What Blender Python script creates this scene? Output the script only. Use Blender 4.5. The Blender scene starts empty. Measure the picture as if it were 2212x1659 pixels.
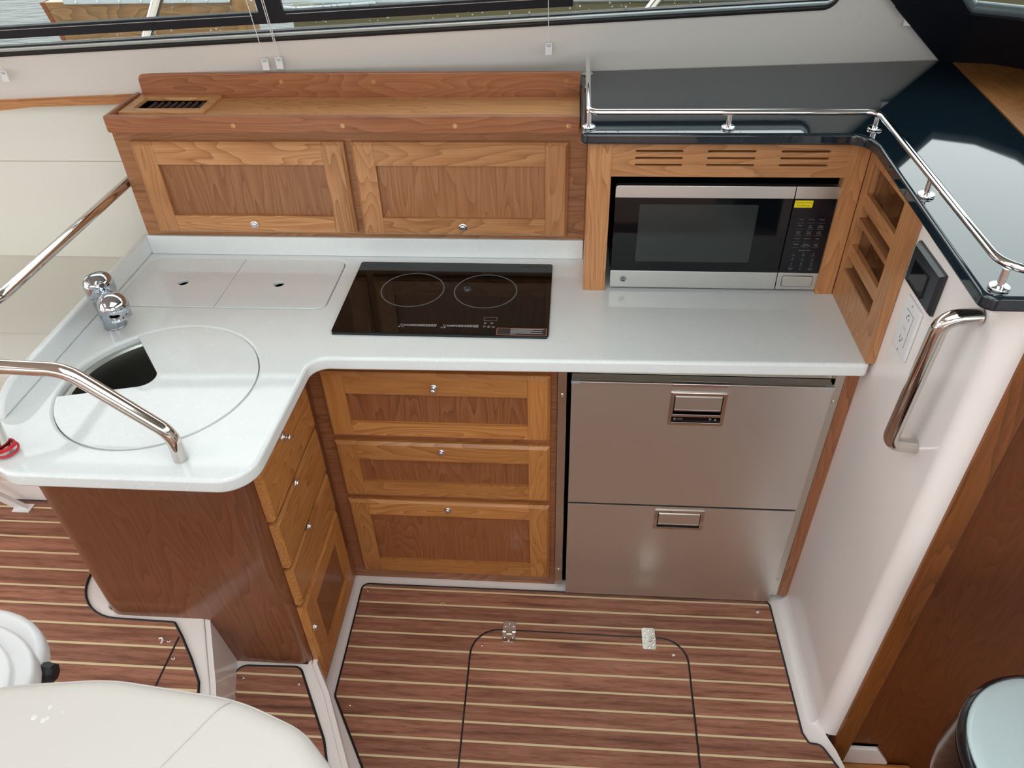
import bpy, bmesh, math, random
from math import pi, sin, cos, radians
from mathutils import Vector, Matrix

random.seed(7)
S = bpy.context.scene
COL = S.collection

# ------------------------------------------------------------------ camera, sky, light, exposure
cam_d = bpy.data.cameras.new('camera'); cam = bpy.data.objects.new('camera', cam_d); COL.objects.link(cam)
cam_d.sensor_width = 36.0; cam_d.lens = 36.0 * 1643.56 / 2212; cam_d.clip_start = 0.02
def aim(loc, yaw, pitch, roll):
    f = Vector((sin(yaw) * cos(pitch), cos(yaw) * cos(pitch), -sin(pitch)))
    r = Vector((cos(yaw), -sin(yaw), 0)); u = r.cross(f)
    c, s = cos(roll), sin(roll)
    r, u = c * r + s * u, -s * r + c * u
    m = Matrix((r, u, -f)).transposed().to_4x4(); m.translation = loc
    return m
cam.matrix_world = aim(Vector((-0.0122, -1.3881, 1.9012)), -0.0909825, 0.6760692, -0.0321371)
S.camera = cam

S.view_settings.view_transform = 'Standard'; S.view_settings.look = 'None'
S.view_settings.exposure = 0.66; S.view_settings.gamma = 1.0; S.view_settings.use_curve_mapping = False
cy = S.cycles
cy.max_bounces = 9; cy.diffuse_bounces = 5; cy.glossy_bounces = 4; cy.transmission_bounces = 4
cy.transparent_max_bounces = 10; cy.caustics_reflective = False; cy.caustics_refractive = False
cy.sample_clamp_indirect = 4.0; cy.use_denoising = True; cy.blur_glossy = 0.5

wd = bpy.data.worlds.new('overcast_sky'); S.world = wd; wd.use_nodes = True
wn = wd.node_tree.nodes; wl = wd.node_tree.links
bg = wn['Background']; bg.inputs['Strength'].default_value = 2.2
tc = wn.new('ShaderNodeTexCoord'); sx = wn.new('ShaderNodeSeparateXYZ'); rp = wn.new('ShaderNodeValToRGB')
wl.new(tc.outputs['Generated'], sx.inputs[0]); wl.new(sx.outputs['Z'], rp.inputs[0]); wl.new(rp.outputs[0], bg.inputs['Color'])
rp.color_ramp.elements[0].position = 0.0; rp.color_ramp.elements[0].color = (0.95, 0.97, 0.97, 1)
rp.color_ramp.elements[1].position = 0.8; rp.color_ramp.elements[1].color = (0.97, 0.98, 1.0, 1)

# ------------------------------------------------------------------ materials
def lin(c):
    return tuple(((v / 255) / 12.92 if v / 255 <= 0.04045 else ((v / 255 + 0.055) / 1.055) ** 2.4) for v in c) + (1.0,)
MATS = {}
def principled(name, col, rough=0.5, metal=0.0, spec=0.5, coat=0.0, coat_rough=0.05):
    if name in MATS: return MATS[name]
    m = bpy.data.materials.new(name); m.use_nodes = True
    b = m.node_tree.nodes['Principled BSDF']
    b.inputs['Base Color'].default_value = lin(col); b.inputs['Roughness'].default_value = rough
    b.inputs['Metallic'].default_value = metal; b.inputs['Specular IOR Level'].default_value = spec
    b.inputs['Coat Weight'].default_value = coat; b.inputs['Coat Roughness'].default_value = coat_rough
    MATS[name] = m
    return m
def nodes(m):
    t = m.node_tree
    return t.nodes, t.links, t.nodes['Principled BSDF']
def objcoord(n, l, scale, rand=True):
    t = n.new('ShaderNodeTexCoord'); mp = n.new('ShaderNodeMapping'); mp.inputs['Scale'].default_value = scale
    if rand:
        oi = n.new('ShaderNodeObjectInfo'); mul = n.new('ShaderNodeVectorMath'); mul.operation = 'SCALE'
        mul.inputs[0].default_value = (13.1, 7.7, 9.3); l.new(oi.outputs['Random'], mul.inputs['Scale'])
        add = n.new('ShaderNodeVectorMath'); add.operation = 'ADD'
        l.new(t.outputs['Object'], add.inputs[0]); l.new(mul.outputs[0], add.inputs[1]); l.new(add.outputs[0], mp.inputs[0])
    else:
        l.new(t.outputs['Object'], mp.inputs[0])
    return mp
def ramp(n, stops):
    r = n.new('ShaderNodeValToRGB'); e = r.color_ramp.elements
    while len(e) < len(stops): e.new(0.5)
    for k, (p, c) in enumerate(stops):
        e[k].position = p; e[k].color = c if len(c) == 4 else lin(c)
    return r
def bump(n, l, b, src, strength, dist):
    bp = n.new('ShaderNodeBump'); bp.inputs['Strength'].default_value = strength; bp.inputs['Distance'].default_value = dist
    l.new(src, bp.inputs['Height']); l.new(bp.outputs[0], b.inputs['Normal'])

def wood(axis, tone='mid', coat=0.25, rough=0.42):
    """Cherry with the grain along axis: stretched noise gives growth rings, a finer one the pores."""
    key = 'cherry_%s_%s' % (axis, tone)
    if key in MATS: return MATS[key]
    light, mid, dark = {'mid': ((204, 150, 102), (188, 130, 84), (140, 90, 52)),
                        'panel': ((174, 122, 82), (158, 106, 70), (122, 78, 48)),
                        'red': ((176, 116, 78), (158, 98, 64), (112, 66, 42)),
                        'gold': ((200, 142, 84), (182, 120, 64), (136, 82, 40)),
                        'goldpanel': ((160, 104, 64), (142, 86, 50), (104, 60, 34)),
                        'deep': ((122, 64, 22), (108, 54, 16), (82, 38, 10)),
                        'end': ((134, 82, 54), (118, 70, 44), (84, 46, 28)),  # end panel's cherry darkened in colour, as it faces away from the window
                        'dock': ((150, 112, 62), (126, 90, 46), (74, 50, 26)),
                        'amber': ((140, 82, 34), (122, 68, 24), (84, 44, 14)),
                        'light': ((232, 182, 128), (214, 158, 104), (166, 108, 64))}[tone]  # palest cherry, brightened to put the window's light into the shelf colour
    m = principled(key, mid, rough, 0, 0.4, coat, 0.12)
    n, l, b = nodes(m)
    along, across = 0.9, 6.0
    sc = {'X': (along, across, across), 'Y': (across, along, across), 'Z': (across, across, along)}[axis]
    mp = objcoord(n, l, sc)
    n1 = n.new('ShaderNodeTexNoise'); n1.inputs['Scale'].default_value = 1.6; n1.inputs['Detail'].default_value = 2.5
    n1.inputs['Roughness'].default_value = 0.45; n1.inputs['Distortion'].default_value = 0.3
    l.new(mp.outputs[0], n1.inputs['Vector'])
    mul = n.new('ShaderNodeMath'); mul.operation = 'MULTIPLY'; mul.inputs[1].default_value = 21.0; l.new(n1.outputs['Fac'], mul.inputs[0])
    fr = n.new('ShaderNodeMath'); fr.operation = 'FRACT'; l.new(mul.outputs[0], fr.inputs[0])
    rr = ramp(n, [(0.0, light), (0.60, mid), (0.87, tuple(int(a * .62 + c * .38) for a, c in zip(mid, dark))), (0.94, dark), (1.0, light)])
    l.new(fr.outputs[0], rr.inputs[0])
    n2 = n.new('ShaderNodeTexNoise'); n2.inputs['Scale'].default_value = 22; n2.inputs['Detail'].default_value = 3
    mp2 = objcoord(n, l, tuple(v * (0.35 if v < 2 else 2.0) for v in sc)); l.new(mp2.outputs[0], n2.inputs['Vector'])
    r2 = ramp(n, [(0.35, (0.72, 0.68, 0.64, 1)), (0.6, (1, 1, 1, 1))]); l.new(n2.outputs['Fac'], r2.inputs[0])
    n3 = n.new('ShaderNodeTexNoise'); n3.inputs['Scale'].default_value = 0.7; l.new(mp.outputs[0], n3.inputs['Vector'])
    flat = n.new('ShaderNodeMix'); flat.data_type = 'RGBA'; flat.inputs[7].default_value = lin(mid)
    r3 = ramp(n, [(0.35, (0.25, 0.25, 0.25, 1)), (0.7, (0.8, 0.8, 0.8, 1))]); l.new(n3.outputs['Fac'], r3.inputs[0])
    l.new(r3.outputs[0], flat.inputs[0]); l.new(rr.outputs[0], flat.inputs[6])
    mx = n.new('ShaderNodeMix'); mx.data_type = 'RGBA'; mx.blend_type = 'MULTIPLY'; mx.inputs[0].default_value = 0.55
    l.new(flat.outputs[2], mx.inputs[6]); l.new(r2.outputs[0], mx.inputs[7])
    oi = n.new('ShaderNodeObjectInfo'); hs = n.new('ShaderNodeHueSaturation')
    mr = n.new('ShaderNodeMapRange'); mr.inputs['To Min'].default_value = 0.90; mr.inputs['To Max'].default_value = 1.10
    l.new(oi.outputs['Random'], mr.inputs[0]); l.new(mr.outputs[0], hs.inputs['Value']); l.new(mx.outputs[2], hs.inputs['Color'])
    l.new(hs.outputs[0], b.inputs['Base Color'])
    bump(n, l, b, n2.outputs['Fac'], 0.05, 0.002)
    return m

def deck_material():
    m = principled('teak_deck', (120, 74, 56), 0.5, 0, 0.35)
    n, l, b = nodes(m)
    mp = objcoord(n, l, (1.0, 16, 16))
    a = n.new('ShaderNodeTexNoise'); a.inputs['Scale'].default_value = 5; a.inputs['Detail'].default_value = 5; a.inputs['Distortion'].default_value = 0.25
    l.new(mp.outputs[0], a.inputs['Vector'])
    r = ramp(n, [(0.22, (104, 68, 56)), (0.40, (146, 96, 76)), (0.55, (168, 114, 92)), (0.75, (184, 132, 108))]); l.new(a.outputs['Fac'], r.inputs[0])
    f = n.new('ShaderNodeTexNoise'); f.inputs['Scale'].default_value = 26; f.inputs['Detail'].default_value = 4; l.new(mp.outputs[0], f.inputs['Vector'])
    r2 = ramp(n, [(0.33, (0.45, 0.42, 0.42, 1)), (0.52, (1, 1, 1, 1))]); l.new(f.outputs['Fac'], r2.inputs[0])
    mx = n.new('ShaderNodeMix'); mx.data_type = 'RGBA'; mx.blend_type = 'MULTIPLY'; mx.inputs[0].default_value = 0.6
    l.new(r.outputs[0], mx.inputs[6]); l.new(r2.outputs[0], mx.inputs[7])
    oi = n.new('ShaderNodeObjectInfo'); hs = n.new('ShaderNodeHueSaturation')
    mr = n.new('ShaderNodeMapRange'); mr.inputs['To Min'].default_value = 0.86; mr.inputs['To Max'].default_value = 1.14
    l.new(oi.outputs['Random'], mr.inputs[0]); l.new(mr.outputs[0], hs.inputs['Value']); l.new(mx.outputs[2], hs.inputs['Color'])
    l.new(hs.outputs[0], b.inputs['Base Color'])
    bump(n, l, b, f.outputs['Fac'], 0.15, 0.001)
    return m
def speckle(name, base, spots, scale, rough, coat=0.0, thr=(0.66, 0.74), dark=None):
    m = principled(name, base, rough, 0, 0.5, coat, 0.03)
    n, l, b = nodes(m)
    mp = objcoord(n, l, (1, 1, 1), False)
    a = n.new('ShaderNodeTexNoise'); a.inputs['Scale'].default_value = scale; a.inputs['Detail'].default_value = 1.5; l.new(mp.outputs[0], a.inputs['Vector'])
    r = ramp(n, [(thr[0], base), (thr[1], spots)]); l.new(a.outputs['Fac'], r.inputs[0])
    out = r.outputs[0]
    if dark:
        c = n.new('ShaderNodeTexNoise'); c.inputs['Scale'].default_value = scale * 0.12; c.inputs['Detail'].default_value = 4; l.new(mp.outputs[0], c.inputs['Vector'])
        r2 = ramp(n, [(0.3, dark), (0.55, (1, 1, 1, 1))]); l.new(c.outputs['Fac'], r2.inputs[0])
        mx = n.new('ShaderNodeMix'); mx.data_type = 'RGBA'; mx.blend_type = 'MULTIPLY'; mx.inputs[0].default_value = 0.6
        l.new(out, mx.inputs[6]); l.new(r2.outputs[0], mx.inputs[7]); out = mx.outputs[2]
    l.new(out, b.inputs['Base Color'])
    return m
def brushed(name, col, axis, rough=0.3):
    m = principled(name, col, rough, 1.0)
    n, l, b = nodes(m)
    sc = {'X': (2, 300, 300), 'Z': (300, 300, 2), 'Y': (300, 2, 300)}[axis]
    mp = objcoord(n, l, sc)
    a = n.new('ShaderNodeTexNoise'); a.inputs['Scale'].default_value = 3; a.inputs['Detail'].default_value = 2; l.new(mp.outputs[0], a.inputs['Vector'])
    mr = n.new('ShaderNodeMapRange'); mr.inputs['To Min'].default_value = rough - 0.015; mr.inputs['To Max'].default_value = rough + 0.025
    l.new(a.outputs['Fac'], mr.inputs[0]); l.new(mr.outputs[0], b.inputs['Roughness'])
    return m
def vinyl(name, col):
    m = principled(name, col, 0.5, 0, 0.4)
    n, l, b = nodes(m)
    mp = objcoord(n, l, (1, 1, 1))
    a = n.new('ShaderNodeTexVoronoi'); a.inputs['Scale'].default_value = 420; l.new(mp.outputs[0], a.inputs['Vector'])
    c = n.new('ShaderNodeTexNoise'); c.inputs['Scale'].default_value = 6; c.inputs['Detail'].default_value = 3; l.new(mp.outputs[0], c.inputs['Vector'])
    ad = n.new('ShaderNodeMath'); ad.operation = 'MULTIPLY_ADD'; ad.inputs[1].default_value = 6.0
    l.new(c.outputs['Fac'], ad.inputs[0]); l.new(a.outputs['Distance'], ad.inputs[2])
    bump(n, l, b, ad.outputs[0], 0.12, 0.001)
    return m
def glass_thin(name, tint):
    m = bpy.data.materials.new(name); m.use_nodes = True
    n = m.node_tree.nodes; l = m.node_tree.links; n.clear()
    out = n.new('ShaderNodeOutputMaterial'); t = n.new('ShaderNodeBsdfTransparent'); g = n.new('ShaderNodeBsdfGlossy')
    t.inputs[0].default_value = tint; g.inputs['Roughness'].default_value = 0.02
    fz = n.new('ShaderNodeFresnel'); ge = n.new('ShaderNodeNewGeometry'); mr = n.new('ShaderNodeMapRange')
    mr.inputs['To Min'].default_value = 1.45; mr.inputs['To Max'].default_value = 1 / 1.45      # a thin pane: both faces seen from air
    l.new(ge.outputs['Backfacing'], mr.inputs[0]); l.new(mr.outputs[0], fz.inputs[0])
    mx = n.new('ShaderNodeMixShader'); l.new(fz.outputs[0], mx.inputs[0]); l.new(t.outputs[0], mx.inputs[1]); l.new(g.outputs[0], mx.inputs[2])
    l.new(mx.outputs[0], out.inputs[0]); MATS[name] = m
    return m
def water_material():
    m = principled('harbour_water', (120, 130, 122), 0.35, 0, 0.12)
    n, l, b = nodes(m)
    mp = objcoord(n, l, (1.0, 2.6, 1), False)
    a = n.new('ShaderNodeTexNoise'); a.inputs['Scale'].default_value = 2.2; a.inputs['Detail'].default_value = 4; l.new(mp.outputs[0], a.inputs['Vector'])
    r = ramp(n, [(0.35, (30, 36, 34)), (0.6, (52, 58, 56))]); l.new(a.outputs['Fac'], r.inputs[0]); l.new(r.outputs[0], b.inputs['Base Color'])
    bump(n, l, b, a.outputs['Fac'], 0.6, 0.08)
    return m

GEL = principled('white_gelcoat', (244, 235, 232), 0.15, 0, 0.5)
WALLW = principled('white_liner', (226, 219, 214), 0.32, 0, 0.45)
CEIL = principled('white_headliner', (235, 233, 228), 0.6)
QUARTZ = speckle('white_quartz', (228, 231, 232), (238, 241, 241), 170, 0.06, 0.0, (0.62, 0.72), (0.96, 0.965, 0.97, 1))
DARKQ = speckle('blue_black_granite', (17, 32, 42), (36, 52, 62), 260, 0.04, 0.0, (0.62, 0.7))
DARKQ.node_tree.nodes['Principled BSDF'].inputs['IOR'].default_value = 1.75
CHROME = principled('chrome', (232, 232, 234), 0.04, 1.0)
POLISH = principled('polished_stainless', (214, 208, 202), 0.09, 1.0)
STEEL = principled('satin_steel_front', (226, 224, 220), 0.36, 1.0)
STEELX = brushed('brushed_steel_horizontal', (226, 226, 222), 'X', 0.32)
SINKST = principled('satin_sink_steel', (186, 186, 180), 0.34, 1.0)
BLACKGL = principled('black_glass', (8, 8, 9), 0.03, 0, 0.36)
BLACKPL = principled('black_plastic', (20, 22, 26), 0.4)
DEVICE = principled('charcoal_plastic', (40, 42, 48), 0.28)
VOID = principled('dark_void', (8, 8, 8), 0.9, 0, 0.0)  # near-black colour standing in for shade inside gaps, wells and recesses
NAVY = principled('navy_black_liner', (8, 12, 24), 0.55)
RUBBER = principled('black_rubber', (22, 18, 20), 0.5)
SEAMC = principled('cream_caulk', (228, 206, 164), 0.6)
DECK = deck_material()
VINYL = vinyl('ivory_vinyl', (226, 223, 214))
VINYLW = vinyl('white_vinyl', (198, 190, 185))
WHITEPL = principled('white_plastic', (232, 230, 232), 0.25)
RED = principled('red_cord', (196, 30, 44), 0.5)
BLUE = principled('blue_dot', (30, 60, 190), 0.4)
YELLOW = principled('yellow_sticker', (236, 214, 10), 0.5)
PRINT = principled('grey_print', (150, 152, 154), 0.5)
PRINTD = principled('dim_print', (112, 118, 124), 0.5)
INK = principled('dark_ink', (52, 48, 44), 0.6)
GREYRING = principled('burner_grey', (96, 100, 102), 0.4)
GLASS = glass_thin('window_glass', (0.93, 0.97, 0.96, 1))
WATER = water_material()
ALU = principled('silver_aluminium', (206, 218, 220), 0.42, 0.85)
TEAL = principled('teal_paint', (52, 110, 118), 0.5)
BUMPER = principled('white_dock_bumper', (170, 178, 182), 0.5)

# ------------------------------------------------------------------ helpers
WORLD = {}
def finish(o, label=None, cat=None, group=None, kind=None):
    if label: o['label'] = label
    if cat: o['category'] = cat
    if group: o['group'] = group
    if kind: o['kind'] = kind
    return o
def thing(name, label, cat, loc, group=None):
    o = bpy.data.objects.new(name, None); COL.objects.link(o); o.location = loc; o.empty_display_size = 0.05
    WORLD[o.name] = Vector(loc)
    return finish(o, label, cat, group)
def sub(name, parent, loc):
    o = bpy.data.objects.new(name, None); COL.objects.link(o); o.parent = parent
    o.location = Vector(loc) - WORLD[parent.name]; WORLD[o.name] = Vector(loc); o.empty_display_size = 0.03
    return o
def mesh_from(bm, name, center):
    bm.verts.ensure_lookup_table()
    bmesh.ops.translate(bm, verts=bm.verts, vec=-center)
    me = bpy.data.meshes.new(name); bm.to_mesh(me); bm.free()
    return me
def obj(name, bm, m, parent=None, smooth=35, **kw):
    lo = Vector((min(v.co.x for v in bm.verts), min(v.co.y for v in bm.verts), min(v.co.z for v in bm.verts)))
    hi = Vector((max(v.co.x for v in bm.verts), max(v.co.y for v in bm.verts), max(v.co.z for v in bm.verts)))
    c = (lo + hi) / 2
    if parent is None: c.z = lo.z
    me = mesh_from(bm, name, c)
    me.materials.append(m)
    if smooth and len(me.polygons):
        me.polygons.foreach_set('use_smooth', [True] * len(me.polygons)); me.set_sharp_from_angle(angle=radians(smooth))
    o = bpy.data.objects.new(name, me); COL.objects.link(o)
    if smooth and smooth < 50 and len(me.polygons) > 6:
        wm = o.modifiers.new('even_normals', 'WEIGHTED_NORMAL'); wm.keep_sharp = True; wm.weight = 100; wm.thresh = 0.001
    if parent is not None:
        o.parent = parent; o.location = c - WORLD[parent.name]
    else:
        o.location = c
    WORLD[o.name] = c
    return finish(o, **kw)
def place(name, me, loc, parent=None, mat3=None, **kw):
    o = bpy.data.objects.new(name, me); COL.objects.link(o)
    if parent is not None:
        o.parent = parent; o.location = Vector(loc) - WORLD[parent.name]
    else: o.location = loc
    if mat3 is not None: o.rotation_euler = mat3.to_euler()
    WORLD[o.name] = Vector(loc)
    return finish(o, **kw)
def box(x0, x1, y0, y1, z0, z1, bev=0.0, seg=2, bm=None):
    b = bmesh.new()
    r = bmesh.ops.create_cube(b, size=1)
    for v in b.verts:
        v.co = Vector(((x0 + x1) / 2 + v.co.x * (x1 - x0), (y0 + y1) / 2 + v.co.y * (y1 - y0), (z0 + z1) / 2 + v.co.z * (z1 - z0)))
    if bev: bmesh.ops.bevel(b, geom=b.edges[:], offset=bev, segments=seg, profile=0.5, affect='EDGES', clamp_overlap=True)
    return join(bm, b)
def join(dst, src):
    if dst is None: return src
    me = bpy.data.meshes.new('tmp'); src.to_mesh(me); src.free(); dst.from_mesh(me); bpy.data.meshes.remove(me)
    return dst
FRONT = lambda x, y, z: Matrix(((1, 0, 0, x), (0, 0, -1, y), (0, 1, 0, z), (0, 0, 0, 1)))     # local x right, y up, z toward -Y
LEFTW = lambda x, y, z: Matrix(((0, 0, -1, x), (-1, 0, 0, y), (0, 1, 0, z), (0, 0, 0, 1)))    # local x toward -Y, y up, z toward -X
RIGHTW = lambda x, y, z: Matrix(((0, 0, 1, x), (1, 0, 0, y), (0, 1, 0, z), (0, 0, 0, 1)))     # local x toward +Y, y up, z toward +X
FLAT = lambda x, y, z: Matrix.Translation((x, y, z))
def area(p): return sum(p[i][0] * p[(i + 1) % len(p)][1] - p[(i + 1) % len(p)][0] * p[i][1] for i in range(len(p))) / 2
def plate(outer, holes=(), t=0.01, bev=0.0, M=None, seg=2):
    """Slab from a flat outline with holes, rounded rims; local z from 0 to t."""
    cu = bpy.data.curves.new('tmp', 'CURVE'); cu.dimensions = '2D'; cu.fill_mode = 'BOTH'
    cu.extrude = t / 2 - bev; cu.bevel_depth = bev; cu.bevel_resolution = seg - 1 if bev else 0; cu.offset = -bev
    for k, p in enumerate([outer] + list(holes)):
        p = list(p)
        if (area(p) > 0) != (k == 0): p = p[::-1]
        s = cu.splines.new('POLY'); s.points.add(len(p) - 1); s.use_cyclic_u = True
        for q, c in zip(s.points, p): q.co = (c[0], c[1], 0, 1)
    ob = bpy.data.objects.new('tmp', cu)
    me = bpy.data.meshes.new_from_object(ob)
    bm = bmesh.new(); bm.from_mesh(me)
    bpy.data.objects.remove(ob); bpy.data.curves.remove(cu); bpy.data.meshes.remove(me)
    bmesh.ops.remove_doubles(bm, verts=bm.verts, dist=1e-5)
    bmesh.ops.translate(bm, verts=bm.verts, vec=(0, 0, t / 2))
    bmesh.ops.recalc_face_normals(bm, faces=bm.faces)
    if M is not None: bmesh.ops.transform(bm, matrix=M, verts=bm.verts)
    return bm
def rrect(x0, x1, y0, y1, r, n=5):
    if not isinstance(r, (list, tuple)) and r <= 0: return [(x0, y0), (x1, y0), (x1, y1), (x0, y1)]
    rs = r if isinstance(r, (list, tuple)) else [r] * 4      # bl, br, tr, tl
    out = []
    for (cx, cy_, a, q) in ((x0, y0, 180, rs[0]), (x1, y0, 270, rs[1]), (x1, y1, 0, rs[2]), (x0, y1, 90, rs[3])):
        if q <= 0: out.append((cx, cy_)); continue
        ox = cx + (q if cx == x0 else -q); oy = cy_ + (q if cy_ == y0 else -q)
        for k in range(n + 1):
            t = radians(a + 90 * k / n); out.append((ox + q * cos(t), oy + q * sin(t)))
    return out
def round_poly(pts, n=10):
    """Polygon of (x, y, radius): each corner filleted."""
    out = []; N = len(pts)
    for i, (x, y, r) in enumerate(pts):
        p = Vector((x, y))
        if r <= 0: out.append((x, y)); continue
        a = Vector(pts[i - 1][:2]) - p; b = Vector(pts[(i + 1) % N][:2]) - p
        la, lb = a.length, b.length; a.normalize(); b.normalize()
        ang = a.angle(b); d = min(r / math.tan(ang / 2), la * .49, lb * .49); rr = d * math.tan(ang / 2)
        c = p + (a + b).normalized() * (rr / sin(ang / 2))
        s, e = p + a * d - c, p + b * d - c
        a0 = math.atan2(s.y, s.x); a1 = math.atan2(e.y, e.x); da = (a1 - a0 + pi) % (2 * pi) - pi
        for k in range(n + 1):
            t = a0 + da * k / n; out.append((c.x + rr * cos(t), c.y + rr * sin(t)))
    return out
def circle(cx, cy_, r, n=48): return [(cx + r * cos(2 * pi * k / n), cy_ + r * sin(2 * pi * k / n)) for k in range(n)]
def fillet_path(pts, n=8):
    out = []; N = len(pts)
    for i, q in enumerate(pts):
        p = Vector(q[:3]); r = q[3] if len(q) > 3 else 0
        if i in (0, N - 1) or r <= 0: out.append(p); continue
        a = (Vector(pts[i - 1][:3]) - p); b = (Vector(pts[i + 1][:3]) - p); la, lb = a.length, b.length; a.normalize(); b.normalize()
        ang = a.angle(b); d = min(r / math.tan(ang / 2), la * .48, lb * .48); rr = d * math.tan(ang / 2)
        c = p + (a + b).normalized() * (rr / sin(ang / 2)); s = p + a * d - c; e = p + b * d - c
        tot = s.angle(e); ax = s.cross(e).normalized()
        for k in range(n + 1): out.append(c + Matrix.Rotation(tot * k / n, 3, ax) @ s)
    return out
def tube(pts, r, sides=16, bm=None, closed=False):
    P = fillet_path(pts) if not closed else [Vector(p[:3]) for p in pts]
    b = bmesh.new(); rings = []; N = len(P); up = None
    for i, p in enumerate(P):
        if closed: t = P[(i + 1) % N] - P[i - 1]
        else: t = P[min(i + 1, N - 1)] - P[max(i - 1, 0)]
        t.normalize()
        if up is None: up = t.orthogonal().normalized()
        up = (up - t * up.dot(t)).normalized(); sd = t.cross(up)
        rad = r(i / (N - 1)) if callable(r) else r
        rings.append([b.verts.new(p + (up * cos(2 * pi * k / sides) + sd * sin(2 * pi * k / sides)) * rad) for k in range(sides)])
    M = N if closed else N - 1
    for i in range(M):
        A, B = rings[i], rings[(i + 1) % N]
        for k in range(sides): b.faces.new((A[k], A[(k + 1) % sides], B[(k + 1) % sides], B[k]))
    if not closed:
        b.faces.new(rings[0][::-1]); b.faces.new(rings[-1])
    bmesh.ops.recalc_face_normals(b, faces=b.faces)
    return join(bm, b)
def lathe(prof, M=None, n=32, bm=None, cap=True):
    """prof: list of (r, z); axis local z."""
    b = bmesh.new(); rings = []
    for r, z in prof:
        if r < 1e-6: rings.append([b.verts.new((0, 0, z))])
        else: rings.append([b.verts.new((r * cos(2 * pi * k / n), r * sin(2 * pi * k / n), z)) for k in range(n)])
    for A, B in zip(rings, rings[1:]):
        for k in range(n):
            q = [A[k % len(A)], A[(k + 1) % len(A)], B[(k + 1) % len(B)], B[k % len(B)]]
            u = []
            for v in q:
                if v not in u: u.append(v)
            if len(u) > 2: b.faces.new(u)
    if cap:
        for R_ in (rings[0], rings[-1]):
            if len(R_) > 2: b.faces.new(R_)
    bmesh.ops.recalc_face_normals(b, faces=b.faces)
    if M is not None: bmesh.ops.transform(b, matrix=M, verts=b.verts)
    return join(bm, b)
def text_bm(s, size, M, align='CENTER', bm=None, t=0.0002):
    cu = bpy.data.curves.new('tmp', 'FONT'); cu.body = s; cu.size = size; cu.align_x = align; cu.align_y = 'CENTER'; cu.extrude = t; cu.resolution_u = 2
    ob = bpy.data.objects.new('tmp', cu); me = bpy.data.meshes.new_from_object(ob)
    b = bmesh.new(); b.from_mesh(me); bpy.data.objects.remove(ob); bpy.data.curves.remove(cu); bpy.data.meshes.remove(me)
    bmesh.ops.transform(b, matrix=M, verts=b.verts)
    return join(bm, b)
def loft(rings, bm=None, close=True, caps=True):
    b = bmesh.new(); R_ = [[b.verts.new(p) for p in r] for r in rings]; n = len(rings[0])
    for A, B in zip(R_, R_[1:]):
        for k in range(n if close else n - 1): b.faces.new((A[k], A[(k + 1) % n], B[(k + 1) % n], B[k]))
    if caps and close:
        b.faces.new(R_[0]); b.faces.new(R_[-1])
    bmesh.ops.recalc_face_normals(b, faces=b.faces)
    return join(bm, b)
def profile_x(prof, x0, x1, bev=0.0, seg=3):
    """prof: (y, z) polygon extruded along X with rounded edges."""
    M = Matrix(((0, 0, 1, x0), (1, 0, 0, 0), (0, 1, 0, 0), (0, 0, 0, 1)))
    return plate(prof, (), x1 - x0, bev, M, seg)

KNOBS = {}
FLUSH = [(0.0108, 0), (0.0108, 0.0016), (0.0098, 0.0028), (0.0086, 0.0030), (0.0076, 0.0020), (0.0068, 0.0018), (0.0066, 0.0048), (0.0058, 0.0062), (0.0030, 0.0068), (0, 0.0070)]
POPPED = [(0.0108, 0), (0.0108, 0.0016), (0.0098, 0.0028), (0.0086, 0.0030), (0.0076, 0.0020), (0.0050, 0.0020), (0.0048, 0.0085), (0.0060, 0.0105), (0.0072, 0.0125), (0.0070, 0.0160), (0.0058, 0.0176), (0.0030, 0.0184), (0, 0.0186)]
def knob_mesh(prof):
    key = len(prof)
    if key not in KNOBS:
        bm = lathe(prof, None, 28); me = bpy.data.meshes.new('knob'); bm.to_mesh(me); bm.free(); me.materials.append(CHROME)
        me.polygons.foreach_set('use_smooth', [True] * len(me.polygons)); me.set_sharp_from_angle(angle=radians(50)); KNOBS[key] = me
    return KNOBS[key]
def knob(parent, loc, M, popped=False):
    return place('knob', knob_mesh(POPPED if popped else FLUSH), loc, parent, M(0, 0, 0).to_3x3())
def chamfered(w0, w1, h0, h1, t, edges, c, M):
    """Board w0..w1, h0..h1, thickness t in local coords; listed outer edges ('l','r','b','t') chamfered on the front."""
    b = bmesh.new(); bmesh.ops.create_cube(b, size=1)
    for v in b.verts: v.co = Vector(((w0 + w1) / 2 + v.co.x * (w1 - w0), (h0 + h1) / 2 + v.co.y * (h1 - h0), t / 2 + v.co.z * t))
    def on(e, ax, val): return all(abs(v.co[ax] - val) < 1e-6 for v in e.verts)
    pick = [e for e in b.edges if on(e, 2, t) and (('l' in edges and on(e, 0, w0)) or ('r' in edges and on(e, 0, w1)) or ('b' in edges and on(e, 1, h0)) or ('t' in edges and on(e, 1, h1)))]
    if pick: bmesh.ops.bevel(b, geom=pick, offset=c, segments=1, affect='EDGES')
    bmesh.ops.transform(b, matrix=M, verts=b.verts)
    return b
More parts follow.
